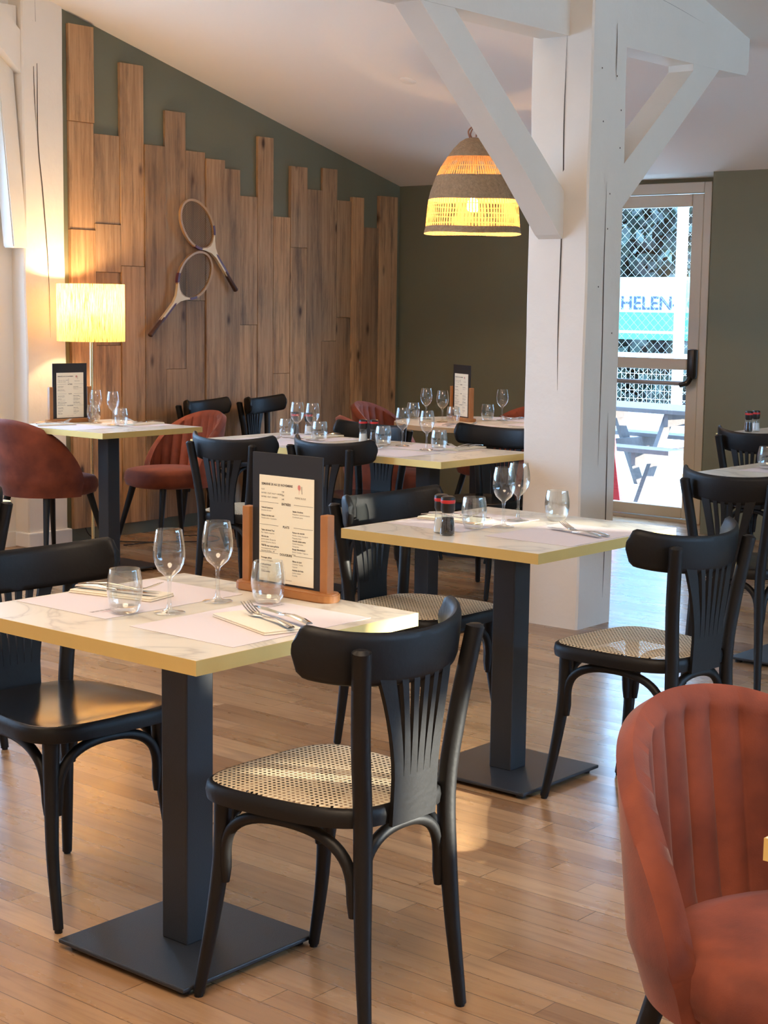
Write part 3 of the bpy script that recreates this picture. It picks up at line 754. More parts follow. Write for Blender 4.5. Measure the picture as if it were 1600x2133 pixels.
# ------------------------------------------------------------------ velvet chairs
def velvet_chair(label, loc, rz, group=None):
    t = thing('velvet_chair', label, 'chair', loc, rz, group)
    v = M['velvet']; AM = R(94)
    def ztop(a):
        q = min(1, abs(a)/AM); return .455+.320*max(0, 1-q**2.2)**.62
    def shell(a, h, off):
        # a angle from back, h 0..1 height
        zt = ztop(a); z = .375+(zt-.375)*h
        lean = .16*max(0, z-.42)
        rx, ry = .268-off, .262-off
        flare = 1+.04*max(0, z-.42)-.10*max(0, (.46-z)/.09)
        x = rx*math.sin(a)*flare; y = -ry*math.cos(a)*flare-lean*max(.0, math.cos(a*.62))+.01
        return x, y, z
    nu, nv = 260, 22
    def outer(i, j):
        a = -AM+2*AM*i; return shell(a, j, 0)
    def inner(i, j):
        a = -AM+2*AM*i
        groove = abs(math.cos(a*7.4)); g = .010*(1-groove**.30 if groove > 0 else 1)
        g2 = .011*(1-abs(math.sin(a*13.6+PI/2))**.7)*min(1, (1-j)*15)
        th = .050*min(1, (1-j)*5+.0)**.5 if j > .8 else .050
        th = .050
        x, y, z = shell(a, j, th-g2*1.0)
        return x, y, z-.004*(j > .99)
    bm = bmesh.new()
    A = [[bm.verts.new(outer(i/nu, j/nv)) for j in range(nv+1)] for i in range(nu+1)]
    B = [[bm.verts.new(inner(i/nu, j/nv)) for j in range(nv+1)] for i in range(nu+1)]
    T = [bm.verts.new([(p+q)/2 for p, q in zip(outer(i/nu, 1), inner(i/nu, 1))][:2]+[outer(i/nu, 1)[2]+.018]) for i in range(nu+1)]
    for i in range(nu):
        for j in range(nv):
            bm.faces.new((A[i][j], A[i+1][j], A[i+1][j+1], A[i][j+1])); bm.faces.new((B[i][j], B[i][j+1], B[i+1][j+1], B[i+1][j]))
        bm.faces.new((A[i][nv], A[i+1][nv], T[i+1], T[i])); bm.faces.new((T[i], T[i+1], B[i+1][nv], B[i][nv])); bm.faces.new((A[i+1][0], A[i][0], B[i][0], B[i+1][0]))
    for i in (0, nu):
        for j in range(nv): bm.faces.new((A[i][j], A[i][j+1], B[i][j+1], B[i][j]))
        bm.faces.new((A[i][nv], T[i], B[i][nv]))
    bmesh.ops.recalc_face_normals(bm, faces=bm.faces[:])
    sh = link('backrest', bm, v, t, 65)
    bm = bmesh.new(); prof = [(0, .372), (.80, .372), (.95, .385), (1.0, .415), (.985, .448), (.93, .468), (.75, .478), (.4, .483), (0, .484)]
    N = 40; rings = []
    for k, z in prof:
        if k == 0: rings.append([bm.verts.new((0, .04, z))]); continue
        ring = []
        for i in range(N):
            a = 2*PI*i/N; ca, sa = math.cos(a), math.sin(a)
            x = .232*math.copysign(abs(ca)**.86, ca)*k; y = .235*math.copysign(abs(sa)**.86, sa)*k+.045
            ring.append(bm.verts.new((x, y, z)))
        rings.append(ring)
    for a, b in zip(rings, rings[1:]):
        for i in range(N):
            j = (i+1) % N
            if len(a) == 1: bm.faces.new((a[0], b[j], b[i]))
            elif len(b) == 1: bm.faces.new((a[i], a[j], b[0]))
            else: bm.faces.new((a[i], a[j], b[j], b[i]))
    bmesh.ops.recalc_face_normals(bm, faces=bm.faces[:])
    link('seat', bm, v, t, 65)
    for sx in (-1, 1):
        for sy in (-1, 1):
            bm = bmesh.new(); tube(bm, [(sx*.225, sy*.235+.02, 0), (sx*.15, sy*.155+.02, .375)], [.0105, .0195], 12); link('leg', bm, M['black'], t, 40)
    return t
vc = velvet_chair('large orange velvet chair with channelled back in the right foreground', (-1.02, 2.22, 0), R(-112))
dup(vc, 'terracotta velvet chair seen from behind at the left edge beside the lamp table', (-6.95, 5.45, 0), R(4))
dup(vc, 'terracotta velvet chair with channelled back facing the viewer at the lamp table', (-6.79, 6.23, 0), R(172))
dup(vc, 'terracotta velvet chair at the round table, its channelled back by the wall corner', (-6.53, 7.92, 0), R(-75))
dup(vc, 'terracotta velvet chair whose smooth rear faces the viewer at the round table', (-5.83, 7.0, 0), R(-38))
dup(vc, 'terracotta velvet chair half hidden by the white post beyond the round table', (-5.86, 8.12, 0), R(165))
dup(vc, 'terracotta velvet chair beneath the right side of the round table', (-4.88, 7.16, 0), R(60))

# ------------------------------------------------------------------ tables
def table(label, x0, x1, y0, y1, bc=None, group=None):
    cx, cy = (x0+x1)/2, (y0+y1)/2; hx, hy = (x1-x0)/2, (y1-y0)/2
    t = thing('bistro_table', label, 'table', (cx, cy, 0), 0, group)
    bm = bmesh.new(); box(bm, -hx+.0015, hx-.0015, -hy+.0015, hy-.0015, .7215, .75); link('tabletop', bm, M['marble'], t)
    bm = bmesh.new()
    for q in ((-hx, hx, -hy, -hy+.0015), (-hx, hx, hy-.0015, hy), (-hx, -hx+.0015, -hy+.0015, hy-.0015), (hx-.0015, hx, -hy+.0015, hy-.0015)): box(bm, q[0], q[1], q[2], q[3], .7205, .7498)
    link('edge_band', bm, M['gold'], t)
    dx, dy = (bc[0]-cx, bc[1]-cy) if bc else (0, 0)
    bm = bmesh.new(); box(bm, dx-.04, dx+.04, dy-.04, dy+.04, .022, .7215, bev=.004)
    box(bm, dx-.15, dx+.15, dy-.03, dy+.03, .7155, .7214); link('pedestal', bm, M['steel_black'], t)
    bm = bmesh.new(); box(bm, dx-.20, dx+.20, dy-.20, dy+.20, .013, .023, bev=.003); pb = link('base_plate', bm, M['steel_black'], t)
    for sx in (-1, 1):
        for sy in (-1, 1):
            bm = bmesh.new(); lathe(bm, [(.014, 0), (.016, .013)], 12, dx+sx*.17, dy+sy*.17, 0, cap0=True, cap1=True); link('levelling_foot', bm, M['rubber'], pb)
    return t
table('nearest square table with gold edge, menu holder on its marble top', -2.885, -2.145, 2.022, 2.68, (-2.51, 2.34))
table('second square gold-edged table before the white post, salt and pepper on it', -3.145, -2.435, 3.555, 4.29, (-2.765, 3.90))
table('middle square table right of the joined pair, corner beside the white post', -4.965, -4.196, 5.38, 6.06, (-4.56, 5.75))
table('middle square table left of the joined pair, behind two bentwood chair backs', -5.745, -4.972, 5.38, 6.06, (-5.33, 5.75))
table('square table under the floor lamp beside the plank wall', -7.03, -6.28, 5.28, 5.97, (-6.54, 5.54))
table('square table at right with a lone tumbler at the picture edge', -3.234, -2.50, 5.73, 6.44, (-2.82, 5.98))
table('far square table at right picture edge against the green wall', -4.19, -3.48, 7.77, 8.47)
table('small square table at far left, only its gold corner showing', -5.06, -4.36, 2.57, 3.27)
table('square table by the orange velvet chair, only a gold corner in frame', -.889, -.189, 1.815, 2.515)
rt_ = thing('round_table', 'round dining table with brown edge under the woven pendant', 'table', (-5.50, 7.42, 0))
bm = bmesh.new(); lathe(bm, [(0, .722), (.49, .722), (.4985, .724), (.4985, .749), (.49, .75), (0, .75)], 64); link('tabletop', bm, M['marble'], rt_, 30)
bm = bmesh.new(); lathe(bm, [(.4987, .7225), (.5, .724), (.5, .7485), (.4987, .7498)], 64); link('edge_band', bm, M['round_edge'], rt_, 30)
bm = bmesh.new(); box(bm, -.045, .045, -.045, .045, .02, .722, bev=.004); link('pedestal', bm, M['steel_black'], rt_)
bm = bmesh.new(); lathe(bm, [(0, 0), (.25, 0), (.25, .014), (.06, .022), (0, .022)], 40); link('base_plate', bm, M['steel_black'], rt_, 30)

# ------------------------------------------------------------------ glasses
WG = [(0, .0015), (.030, .0015), (.034, .003), (.030, .0045), (.012, .007), (.0055, .012), (.0042, .03), (.0042, .065), (.006, .078), (.013, .084), (.024, .094), (.031, .108), (.0345, .123), (.0345, .138), (.0325, .156), (.0285, .178), (.0275, .182)]
TG = [(0, .003), (.022, .002), (.028, .005), (.034, .018), (.0375, .040), (.0385, .055), (.037, .072), (.0335, .092), (.0325, .096)]
def mk_lathe(name, cat, prof, label, loc, mat, inner=None, seg=28):
    bm = bmesh.new(); lathe(bm, prof, seg)
    if inner: lathe(bm, inner, seg)
    o = link(name, bm, mat, None, 60); o.location = loc; return tag(o, label, cat)
wi = [(r-.0012, z) for r, z in WG[-3:]]
wine0 = mk_lathe('wine_glass', 'wine glass', WG, 'stemmed wine glass on the nearest table, between left tumbler and menu holder', (-2.523, 2.301, .75), M['glass'])
tumb0 = mk_lathe('tumbler', 'tumbler', TG+[(.0315, .096), (.0322, .090), (.036, .060), (.035, .035), (.029, .016), (0, .013)], 'stemless tumbler standing on the left placemat of the nearest table', (-2.590, 2.235, .7512), M['glass'])
wine0['group'] = 'wine glasses'; tumb0['group'] = 'tumblers'
Z = .75
for lb, x, y in [
    ('stemmed wine glass on the nearest table just left of the menu holder', -2.545, 2.465),
    ('wine glass on the second table, the front one of its pair', -2.812, 3.915),
    ('wine glass on the second table, the rear one before the white post', -2.862, 4.062),
    ('wine glass at left on the middle tables, against the plank wall', -5.405, 5.775),
    ('second wine glass from left on the middle tables', -5.298, 5.770),
    ('wine glass on the middle tables overlapping a tumbler in front of the velvet chairs', -4.80, 5.855),
    ('rightmost wine glass on the middle tables, left of a tumbler', -4.590, 5.775),
    ('wine glass on the lamp table next to the menu holder', -6.820, 5.690),
    ('wine glass on the lamp table, right of the lamp pole', -6.655, 5.670),
    ('leftmost wine glass on the round table', -5.85, 7.35),
    ('wine glass on the round table just left of the menu', -5.640, 7.235),
    ('wine glass on the round table half behind the menu post', -5.50, 7.62),
    ('rightmost wine glass on the round table, against the green wall', -5.42, 7.80)]:
    dup(wine0, lb, (x, y, Z), group='wine glasses')
for lb, x, y in [
    ('stemless tumbler on the nearest table before the menu', -2.452, 2.530),
    ('tumbler on the second table beside the salt and pepper', -2.855, 3.825),
    ('tumbler on the second table at the right placemat, before the white post', -2.78, 4.155),
    ('leftmost tumbler on the middle tables', -5.485, 5.785),
    ('tumbler beside the second wine glass on the middle tables', -5.245, 5.765),
    ('tumbler right of the salt and pepper on the middle tables', -4.86, 5.785),
    ('rightmost tumbler on the middle tables near the table corner', -4.530, 5.790),
    ('tumbler on the lamp table hiding the foot of the menu holder', -6.905, 5.745),
    ('tumbler on the lamp table, rightmost glass there', -6.585, 5.665),
    ('leftmost tumbler on the round table behind a wine glass', -5.93, 7.33),
    ('tumbler on the round table in front of the menu', -5.545, 7.215),
    ('tumbler on the round table right behind the menu post', -5.56, 7.56),
    ('rightmost tumbler on the round table next to the white post', -5.30, 7.74),
    ('tumbler cut by the right picture edge on the right table', -3.08, 6.16)]:
    dup(tumb0, lb, (x, y, Z), group='tumblers')

# ------------------------------------------------------------------ salt and pepper
def shaker(label, loc, fill):
    t = thing(fill+'_shaker', label, fill+' shaker', loc)
    prof = [(0, .001), (.020, .001), (.0225, .004), (.0225, .012), (.019, .045), (.0165, .062), (.0185, .074)]
    bm = bmesh.new(); lathe(bm, prof, 20); link('glass_body', bm, M['glass'], t, 50)
    top = .052 if fill == 'pepper' else .040
    bm = bmesh.new(); lathe(bm, [(0, .004), (.0195, .004), (.0205, .012), (.0175, .044), (.0165, top), (0, top+.001)], 16); link('filling', bm, M[fill], t, 40)
    bm = bmesh.new(); lathe(bm, [(.0165, .066), (.0205, .074), (.0205, .094)], 20, cap0=True); lathe(bm, [(.0212, .103), (.0205, .111), (.016, .114), (0, .114)], 20); cp = link('cap', bm, M['cap'], t, 40)
    bm = bmesh.new(); lathe(bm, [(.0206, .094), (.0214, .097), (.0214, .103), (.0212, .104)], 20); link('red_band', bm, M['cap_red'], cp, 40)
    return t
salt = shaker('salt shaker with black and red cap on the second table', (-2.872, 3.688, Z), 'salt')
pep = shaker('pepper shaker with black and red cap on the second table', (-2.828, 3.662, Z), 'pepper')
dup(salt, 'salt shaker on the middle tables, left of the pepper', (-5.045, 5.855, Z)); dup(pep, 'pepper shaker on the middle tables, left of a tumbler', (-5.000, 5.882, Z))
dup(pep, 'pepper shaker far left on the middle tables, behind glasses', (-5.615, 5.985, Z)); dup(salt, 'salt shaker far left on the middle tables, behind a wine glass', (-5.550, 6.015, Z))
dup(pep, 'pepper shaker on the far right table by the green wall', (-4.105, 7.975, Z)); dup(salt, 'salt shaker behind the pepper on the far right table', (-4.105, 8.06, Z))

# ------------------------------------------------------------------ placemats, napkins, cutlery
def placemat(label, x0, x1, y0, y1, rz=0.0, logo=0):
    cx, cy = (x0+x1)/2, (y0+y1)/2
    bm = bmesh.new(); hx, hy = (x1-x0)/2, (y1-y0)/2
    grid_solid(bm, lambda i, j: (-hx+2*hx*i, -hy+2*hy*j, 0.0008+.0012*max(0, abs(i-.5)*2-.8)*(1 if j > .5 else 0)), lambda i, j: (-hx+2*hx*i, -hy+2*hy*j, 0.0002), 10, 10)
    bmesh.ops.recalc_face_normals(bm, faces=bm.faces[:])
    o = link('placemat', bm, M['paper'], None, 30); o.location = (cx, cy, Z+.0002); o.rotation_euler = (0, 0, rz); tag(o, label, 'placemat', 'paper placemats')
    if logo:
        bm = bmesh.new(); text_into(bm, 'PIERRE BLEUE', 0, 0, .013, align='CENTER'); text_into(bm, 'restaurant', 0, .016, .009, align='CENTER', mi=1)
        q = link('printed_logo', bm, None, o, mats=[M['ink_soft'], M['ink_pink']])
        q.location = (-.085, .150, .0012) if logo < 0 else (.07, -.14, .0012); q.rotation_euler = (0, 0, -logo*PI/2)
    return o
placemat('pale paper placemat on the right half of the nearest table', -2.478, -2.178, 2.150, 2.560, logo=-1)
placemat('pale paper placemat on the left half of the nearest table', -2.872, -2.572, 2.165, 2.570, logo=1)
placemat('paper placemat at right on the second table under fork and knife', -2.742, -2.445, 3.725, 4.13)
placemat('paper placemat at left on the second table under the tumbler', -3.125, -2.835, 3.735, 4.14)
placemat('paper placemat at left on the middle tables', -5.60, -5.19, 5.70, 6.0)
placemat('paper placemat on the near side at the left of the middle tables', -5.60, -5.19, 5.395, 5.665)
placemat('paper placemat on the near side at the table corner of the middle tables', -4.86, -4.45, 5.41, 5.70)
placemat('paper placemat on the far side at the right of the middle tables', -4.83, -4.42, 5.745, 6.03)
placemat('paper placemat near side on the lamp table', -6.93, -6.52, 5.30, 5.59)
placemat('paper placemat far side on the lamp table', -6.87, -6.46, 5.67, 5.95)
placemat('paper placemat on the right table at the picture edge', -3.14, -2.74, 6.02, 6.32)
placemat('placemat on the round table before the menu', -5.62, -5.24, 6.99, 7.25)
placemat('placemat on the right of the round table', -5.30, -5.05, 7.35, 7.72)
placemat('placemat on the far side of the round table', -5.66, -5.34, 7.62, 7.88)

def along(profile, w, zf, thick):
    """strip body from (s, halfwidth) profile lying along +X"""
    bm = bmesh.new(); top = []; bot = []
    for s, hw_ in profile:
        z = zf(s); top.append([bm.verts.new((s, -hw_, z)), bm.verts.new((s, -hw_*.5, z+thick*.6)), bm.verts.new((s, hw_*.5, z+thick*.6)), bm.verts.new((s, hw_, z))])
        bot.append([bm.verts.new((s, -hw_, z-thick*.4)), bm.verts.new((s, hw_, z-thick*.4))])
    for i in range(len(profile)-1):
        a, b, c_, d = top[i], top[i+1], bot[i], bot[i+1]
        for k in range(3): bm.faces.new((a[k], b[k], b[k+1], a[k+1]))
        bm.faces.new((a[0], c_[0], d[0], b[0])); bm.faces.new((a[3], b[3], d[1], c_[1])); bm.faces.new((c_[0], c_[1], d[1], d[0]))
    bm.faces.new((top[0][0], top[0][1], top[0][2], top[0][3], bot[0][1], bot[0][0])); bm.faces.new((top[-1][3], top[-1][2], top[-1][1], top[-1][0], bot[-1][0], bot[-1][1]))
    return bm
def fork_z(s):
    if s < .12: return .004+.012*math.sin(PI*s/.12)*.5
    return .004+.022*max(0, (s-.15)/.06)**1.4
def make_fork(label, loc, rz, tilt=0):
    bm = along([(0, .0075), (.02, .0095), (.06, .0065), (.11, .0035), (.135, .0035), (.145, .009), (.155, .012), (.163, .0125)], 1, fork_z, .0028)
    for k in range(4):
        yy = -.0105+.007*k
        pts = [(s, yy, fork_z(s)) for s in (.160, .175, .190, .205)]; tube(bm, pts, [.0019, .0018, .0016, .0008], 6)
    bmesh.ops.recalc_face_normals(bm, faces=bm.faces[:])
    o = link('fork', bm, M['steel'], None, 45); o.location = loc; o.rotation_euler = (0, 0, rz); return tag(o, label, 'fork', 'forks')
def make_knife(label, loc, rz):
    bm = along([(0, .008), (.02, .0098), (.06, .008), (.10, .006), (.115, .0045)], 1, lambda s: .004+.009*math.sin(PI*min(1, s/.115))*.6, .005)
    prism(bm, [(.11, -.004), (.125, -.0085), (.19, -.0085), (.215, -.004), (.225, .006), (.18, .0085), (.11, .004)], 'z', .0045, .006)
    bmesh.ops.recalc_face_normals(bm, faces=bm.faces[:])
    o = link('knife', bm, M['steel'], None, 45); o.location = loc; o.rotation_euler = (0, 0, rz); return tag(o, label, 'knife', 'knives')
def make_napkin(label, loc, rz):
    bm = bmesh.new(); box(bm, -.115, .115, -.045, .045, 0, .004); box(bm, -.113, .113, -.043, .045, .0042, .0078)
    bmesh.ops.bevel(bm, geom=bm.edges[:], offset=.0012, segments=1, affect='EDGES')
    o = link('napkin', bm, M['napkin'], None, 40); o.location = loc; o.rotation_euler = (0, 0, rz); return tag(o, label, 'napkin', 'folded napkins')
NZ = Z+.0015
a0 = R(163)
nap0 = make_napkin('folded cream napkin under fork and knife on the nearest table, right side', (-2.305, 2.345, NZ), a0)
fk0 = make_fork('fork on the right napkin of the nearest table', (-2.185, 2.322, NZ+.009), a0-.02)
kn0 = make_knife('knife on the right napkin of the nearest table', (-2.185, 2.375, NZ+.009), a0+.03)
def place(where, x, y, ang, nap=True, z=NZ, gap=.022):
    c_, s_ = math.cos(ang), math.sin(ang)
    if nap: dup(nap0, 'folded napkin under the cutlery '+where, (x, y, z), ang)
    zz = z+(.009 if nap else .0005)
    dup(fk0, 'fork '+where, (x-.11*c_+gap*s_, y-.11*s_-gap*c_, zz), ang); dup(kn0, 'knife '+where, (x-.11*c_-gap*s_, y-.11*s_+gap*c_, zz), ang)
place('on the left placemat of the nearest table', -2.765, 2.375, R(12), gap=-.02)
place('on the left placemat of the second table', -3.005, 3.93, R(5))
place('on the right placemat of the second table', -2.575, 3.965, R(165), nap=False, gap=.016)
place('on the far placemat at left of the middle tables', -5.38, 5.94, R(-85), z=NZ)
place('on the near placemat at left of the middle tables', -5.40, 5.53, R(85), nap=False)
place('beside the glasses near the salt and pepper on the middle tables', -4.79, 5.60, R(65), nap=False)
place('on the far placemat at the right of the middle tables', -4.50, 5.945, R(-88))
place('on the near placemat of the lamp table', -6.86, 5.43, R(80))
place('on the far placemat of the lamp table', -6.60, 5.84, R(-85))
place('before the menu on the round table', -5.40, 7.10, R(70), nap=False)
place('at the right of the round table', -5.17, 7.55, R(150), nap=False)
place('at the far side of the round table', -5.50, 7.76, R(-100), nap=False)

# ------------------------------------------------------------------ menu holders
def menu_page(bm):
    """lettering in a .17 x .245 sheet centred at 0, local XY"""
    def T(s, x, y, size, mi=0, al='LEFT', th=0.0): text_into(bm, s, x, y, size, mi, al, thick=th)
    T('SEMAINE 20 AU 25 NOVEMBRE', -.078, .100, .0072, th=.00018)
    for k, (a, b) in enumerate((('PLAT', '15€'), ('ENTREE + PLAT / PLAT + DESSERT', '20€'), ('ENTREE - PLAT - DESSERT', '24€'))):
        T(a, -.078, .088-k*.0085, .0045); T(b, -.014, .086-k*.0085, .0048)
    def rule(y):
        for a, b in ((-.083, -.024), (.024, .083)):
            bm.faces.new([bm.verts.new(p) for p in ((a, y, 0), (b, y, 0), (b, y+.0006, 0), (a, y+.0006, 0))]).material_index = 0
    for y, s in ((.058, 'ENTRÉES'), (.006, 'PLATS'), (-.058, 'DOUCEURS')):
        rule(y+.002); T(s, 0, y-.001, .0072, al='CENTER', th=.0002)
    def blk(x, y, lines):
        for k, s in enumerate(lines): T(s, x, y-k*.0062, .0050 if k == 0 else .0046, 0 if k == 0 else 1, th=.00012 if k == 0 else 0)
    blk(-.078, .046, ['Velouté butternut', 'Émulsion de lard']); blk(-.078, .028, ['Rillette de thon cuit', 'Pomme verte / Coriandre'])
    blk(.020, .044, ['Salade d\'endives', 'Roquefort, noix & moutarde', 'Condiment poire'])
    blk(-.078, -.006, ['Tajine de boeuf Thaï', 'Riz / Salade croquante']); blk(-.078, -.021, ['Aile de raie', 'jus de viande / Écrasé de', 'pomme de terre, beurre', 'noisette'])
    blk(-.078, -.042, ['Tête de veau sauce gribiche', 'Accompagnement du jour']); T('Saucisse de frites - 4€', -.078, -.054, .0048)
    blk(.020, -.004, ['Retour du marché', 'Moules, crème, Sauvignon', 'Piquante, frites']); blk(.020, -.023, ['Grande salade verte', 'Comté, Noisettes', 'Vinaigrette']); blk(.020, -.042, ['Burger Montbéliard', 'Boeuf, Cheddar / Oignons', 'Frites'])
    blk(-.078, -.070, ['Fromages affinés', 'Sélection fromagère']); blk(-.078, -.086, ['Café gourmand', 'Mignardises', 'du jour']); blk(-.078, -.102, ['Crème brûlée'])
    blk(.020, -.070, ['Glaces du jour', 'Chocolat / Vanille', 'Caramel']); blk(.020, -.090, ['Assiette de fruits', 'Sorbet maison', 'Crumble'])
    T('Prix nets, service compris', 0, -.115, .0036, 1, 'CENTER')
    # logo: pink tree and figure
    for (cx, cy, rx, ry) in ((.040, .101, .0045, .0062),):
        bm.faces.new([bm.verts.new((cx+rx*math.cos(a*PI/8), cy+ry*math.sin(a*PI/8), 0)) for a in range(16)]).material_index = 2
    for p in ([(.0394, .095), (.0404, .095), (.0402, .086), (.0396, .086)], [(.0472, .104), (.0485, .104), (.0488, .094), (.0498, .087), (.0485, .087), (.0476, .094)]):
        bm.faces.new([bm.verts.new((x, y, 0)) for x, y in p]).material_index = 2 if p[0][0] < .045 else 0
    T('PIERRE BLEUE', .044, .075, .0056, 1, 'CENTER')
def menu_holder(label, loc, rz):
    t = thing('menu_holder', label, 'menu holder', loc, rz)   # local X along the base, faces -Y
    bm = bmesh.new(); P_ = []
    for s in (1, -1):
        for k in range(9):
            a = -PI/2*s+PI*k/8*s; P_.append((s*.120+math.cos(a)*.032*s*s if s > 0 else -.120-math.cos(a)*.032, math.sin(a)*.032))
    prism(bm, P_, 'z', 0.0, .020)
    bmesh.ops.bevel(bm, geom=bm.edges[:], offset=.003, segments=2, affect='EDGES')
    link('wooden_base', bm, M['holder'], t, 40)
    for s in (-1, 1):
        bm = bmesh.new(); box(bm, s*.122-.011, s*.122+.011, -.012, .012, .018, .195, bev=.002); link('wooden_post', bm, M['holder'], t)
    bm = bmesh.new(); box(bm, -.108, .108, -.0025, .0025, .021, .322, bev=.0008); bd = link('board', bm, M['board'], t)
    bm = bmesh.new(); box(bm, -.085, .085, -.0042, -.0030, .026, .271); pg = link('menu_sheet', bm, M['menu_paper'], bd)
    return t, pg
mh, pg = menu_holder('wooden stand holding the large black-backed menu on the nearest table', (-2.497, 2.638, Z), 0)
bm = bmesh.new(); menu_page(bm)
for v in bm.verts: v.co = Vector((v.co.x, -.0046, v.co.y+.1485))
lt = link('printed_text', bm, None, pg.parent, mats=[M['ink'], M['ink_soft'], M['ink_pink']])
dup(mh, 'wooden stand with black-backed menu on the lamp table below the shade', (-6.985, 5.645, Z), R(83))
dup(mh, 'wooden stand with narrow-looking menu on the round table below the pendant', (-5.66, 7.44, Z), R(-26))

# ------------------------------------------------------------------ floor lamp
fl = thing('floor_lamp', 'lit brass floor lamp with pale drum shade beside the white pillar', 'floor lamp', (-7.15, 5.935, 0))
bm = bmesh.new(); lathe(bm, [(0, 0), (.14, 0), (.14, .012), (.02, .018), (0, .018)], 32); link('lamp_base', bm, M['brass'], fl, 40)
bm = bmesh.new(); lathe(bm, [(.009, .015), (.009, 1.22)], 12, cap1=True); link('lamp_pole', bm, M['brass'], fl, 40)
bm = bmesh.new(); lathe(bm, [(.190, -.16), (.190, .16)], 64); sh = link('lamp_shade', bm, M['shade'], fl, 60, loc=(0, 0, 1.345))
bm = bmesh.new(); lathe(bm, [(0, 1.29), (.015, 1.295), (.028, 1.32), (.032, 1.345), (.024, 1.372), (0, 1.385)], 20); link('bulb', bm, M['bulb'], fl, 60)
bm = bmesh.new(); lathe(bm, [(.014, 1.215), (.016, 1.285), (.013, 1.292)], 14, cap0=True, cap1=True); link('socket', bm, M['brass'], fl, 40)
light('floor_lamp_light', 'POINT', (-7.15, 5.935, 1.41), 24, (1, .66, .32), shadow_soft_size=.035)
bm = bmesh.new()
tube(bm, spline([(-7.43, 6.1, .30), (-7.425, 6.12, .05), (-7.3, 6.2, .006), (-7.1, 6.3, .006), (-7.0, 6.45, .006), (-7.15, 6.6, .006), (-7.0, 6.75, .006), (-6.85, 6.6, .006), (-7.05, 6.35, .006), (-7.1, 6.12, .006)], 8), .0035, 6)
tag(link('power_cable', bm, M['cable'], None, 50), 'loose black cable of the floor lamp on the floor by the planks', 'cable')

# ------------------------------------------------------------------ pendant lamp
pd = thing('pendant_lamp', 'lit woven basket pendant lamp hanging before the green back wall', 'pendant lamp', (-5.50, 7.30, 1.81))
def band(name, prof, mat, seg=72):
    bm = bmesh.new(); lathe(bm, prof, seg)
    for v in bm.verts:
        a = math.atan2(v.co.y, v.co.x); v.co.z += .004*math.sin(3*a+1)*(1-v.co.z/.6)
    return link(name, bm, mat, pd, 60)
band('woven_rim', [(.272, 0), (.268, .018), (.264, .036)], M['reed'])
band('open_reeds', [(.264, .036), (.261, .08), (.256, .13), (.250, .184)], M['reeds'])
band('woven_middle', [(.250, .184), (.238, .235), (.222, .28), (.208, .316)], M['reed'])
band('open_reeds', [(.208, .316), (.184, .365), (.150, .418)], M['reeds'])
band('woven_crown', [(.150, .418), (.115, .465), (.080, .502), (.050, .520), (.012, .528)], M['reed'])
bm = bmesh.new(); lathe(bm, [(0, .115), (.022, .12), (.033, .14), (.035, .158), (.028, .180), (.016, .196), (.013, .21)], 20); link('bulb', bm, M['bulb'], pd, 60)
bm = bmesh.new(); lathe(bm, [(.014, .20), (.018, .22), (.018, .26), (.008, .275)], 14, cap0=True, cap1=True); link('socket', bm, M['cap'], pd, 40)
bm = bmesh.new()
tube(bm, spline([(-.028, 0, .518), (-.042, .0, .565), (-.01, .01, .592), (.025, 0, .578), (.036, 0, .52)], 8), .0045, 8)
tube(bm, spline([(-.02, .01, .52), (-.035, .01, .55), (0, -.005, .585), (.018, 0, .59), (.012, .0, .53)], 8), .004, 8)
link('cord_loop', bm, M['cord'], pd, 50)
bm = bmesh.new(); tube(bm, [(0, 0, .27), (0, 0, ceil_z(7.3)-1.81+.01)], .0018, 6); link('flex', bm, M['bulb_off'], pd)
light('pendant_light', 'POINT', (-5.50, 7.30, 1.905), 19, (1, .58, .24), shadow_soft_size=.02)

# small fittings on the ceiling
bm = bmesh.new(); lathe(bm, [(0, -.004), (.045, -.004), (.05, 0), (.05, .01)], 24)
o = link('ceiling_spot', bm, M['ceiling'], None, 40); o.location = (-6.02, 7.345, ceil_z(7.345)-.002); o.rotation_euler = (-math.atan(SL), 0, 0); tag(o, 'small round recessed ceiling fitting above the planks', 'ceiling light')
es = thing('track_spotlight', 'small spotlight on the ceiling above the glazed door', 'spotlight', (-5.42, 8.86, ceil_z(8.86)))
bm = bmesh.new(); tube(bm, [(0, 0, .01), (0, 0, -.04)], .012, 10); link('stem', bm, M['post_white'], es, 40)
bm = bmesh.new(); tube(bm, [(-.04, 0, -.02), (.04, -.02, -.055)], .026, 14); link('spot_head', bm, M['chrome'], es, 40)

# ------------------------------------------------------------------ outside
GZ = -.12
bm = bmesh.new(); box(bm, -30, 26, YD+.2, 15.6, GZ-.3, GZ); struct('floor_terrace', bm, M['gravel'])
bm = bmesh.new(); box(bm, -60, 40, 15.6, 60, GZ-.3, GZ-.001); struct('floor_court', bm, M['court'])
bm = bmesh.new(); box(bm, X1+.2, 40, -12, YD+.2, GZ-.3, GZ); box(bm, -30, XW-.35, -12, YD+.2, GZ-.3, GZ); struct('floor_yard', bm, M['gravel'])
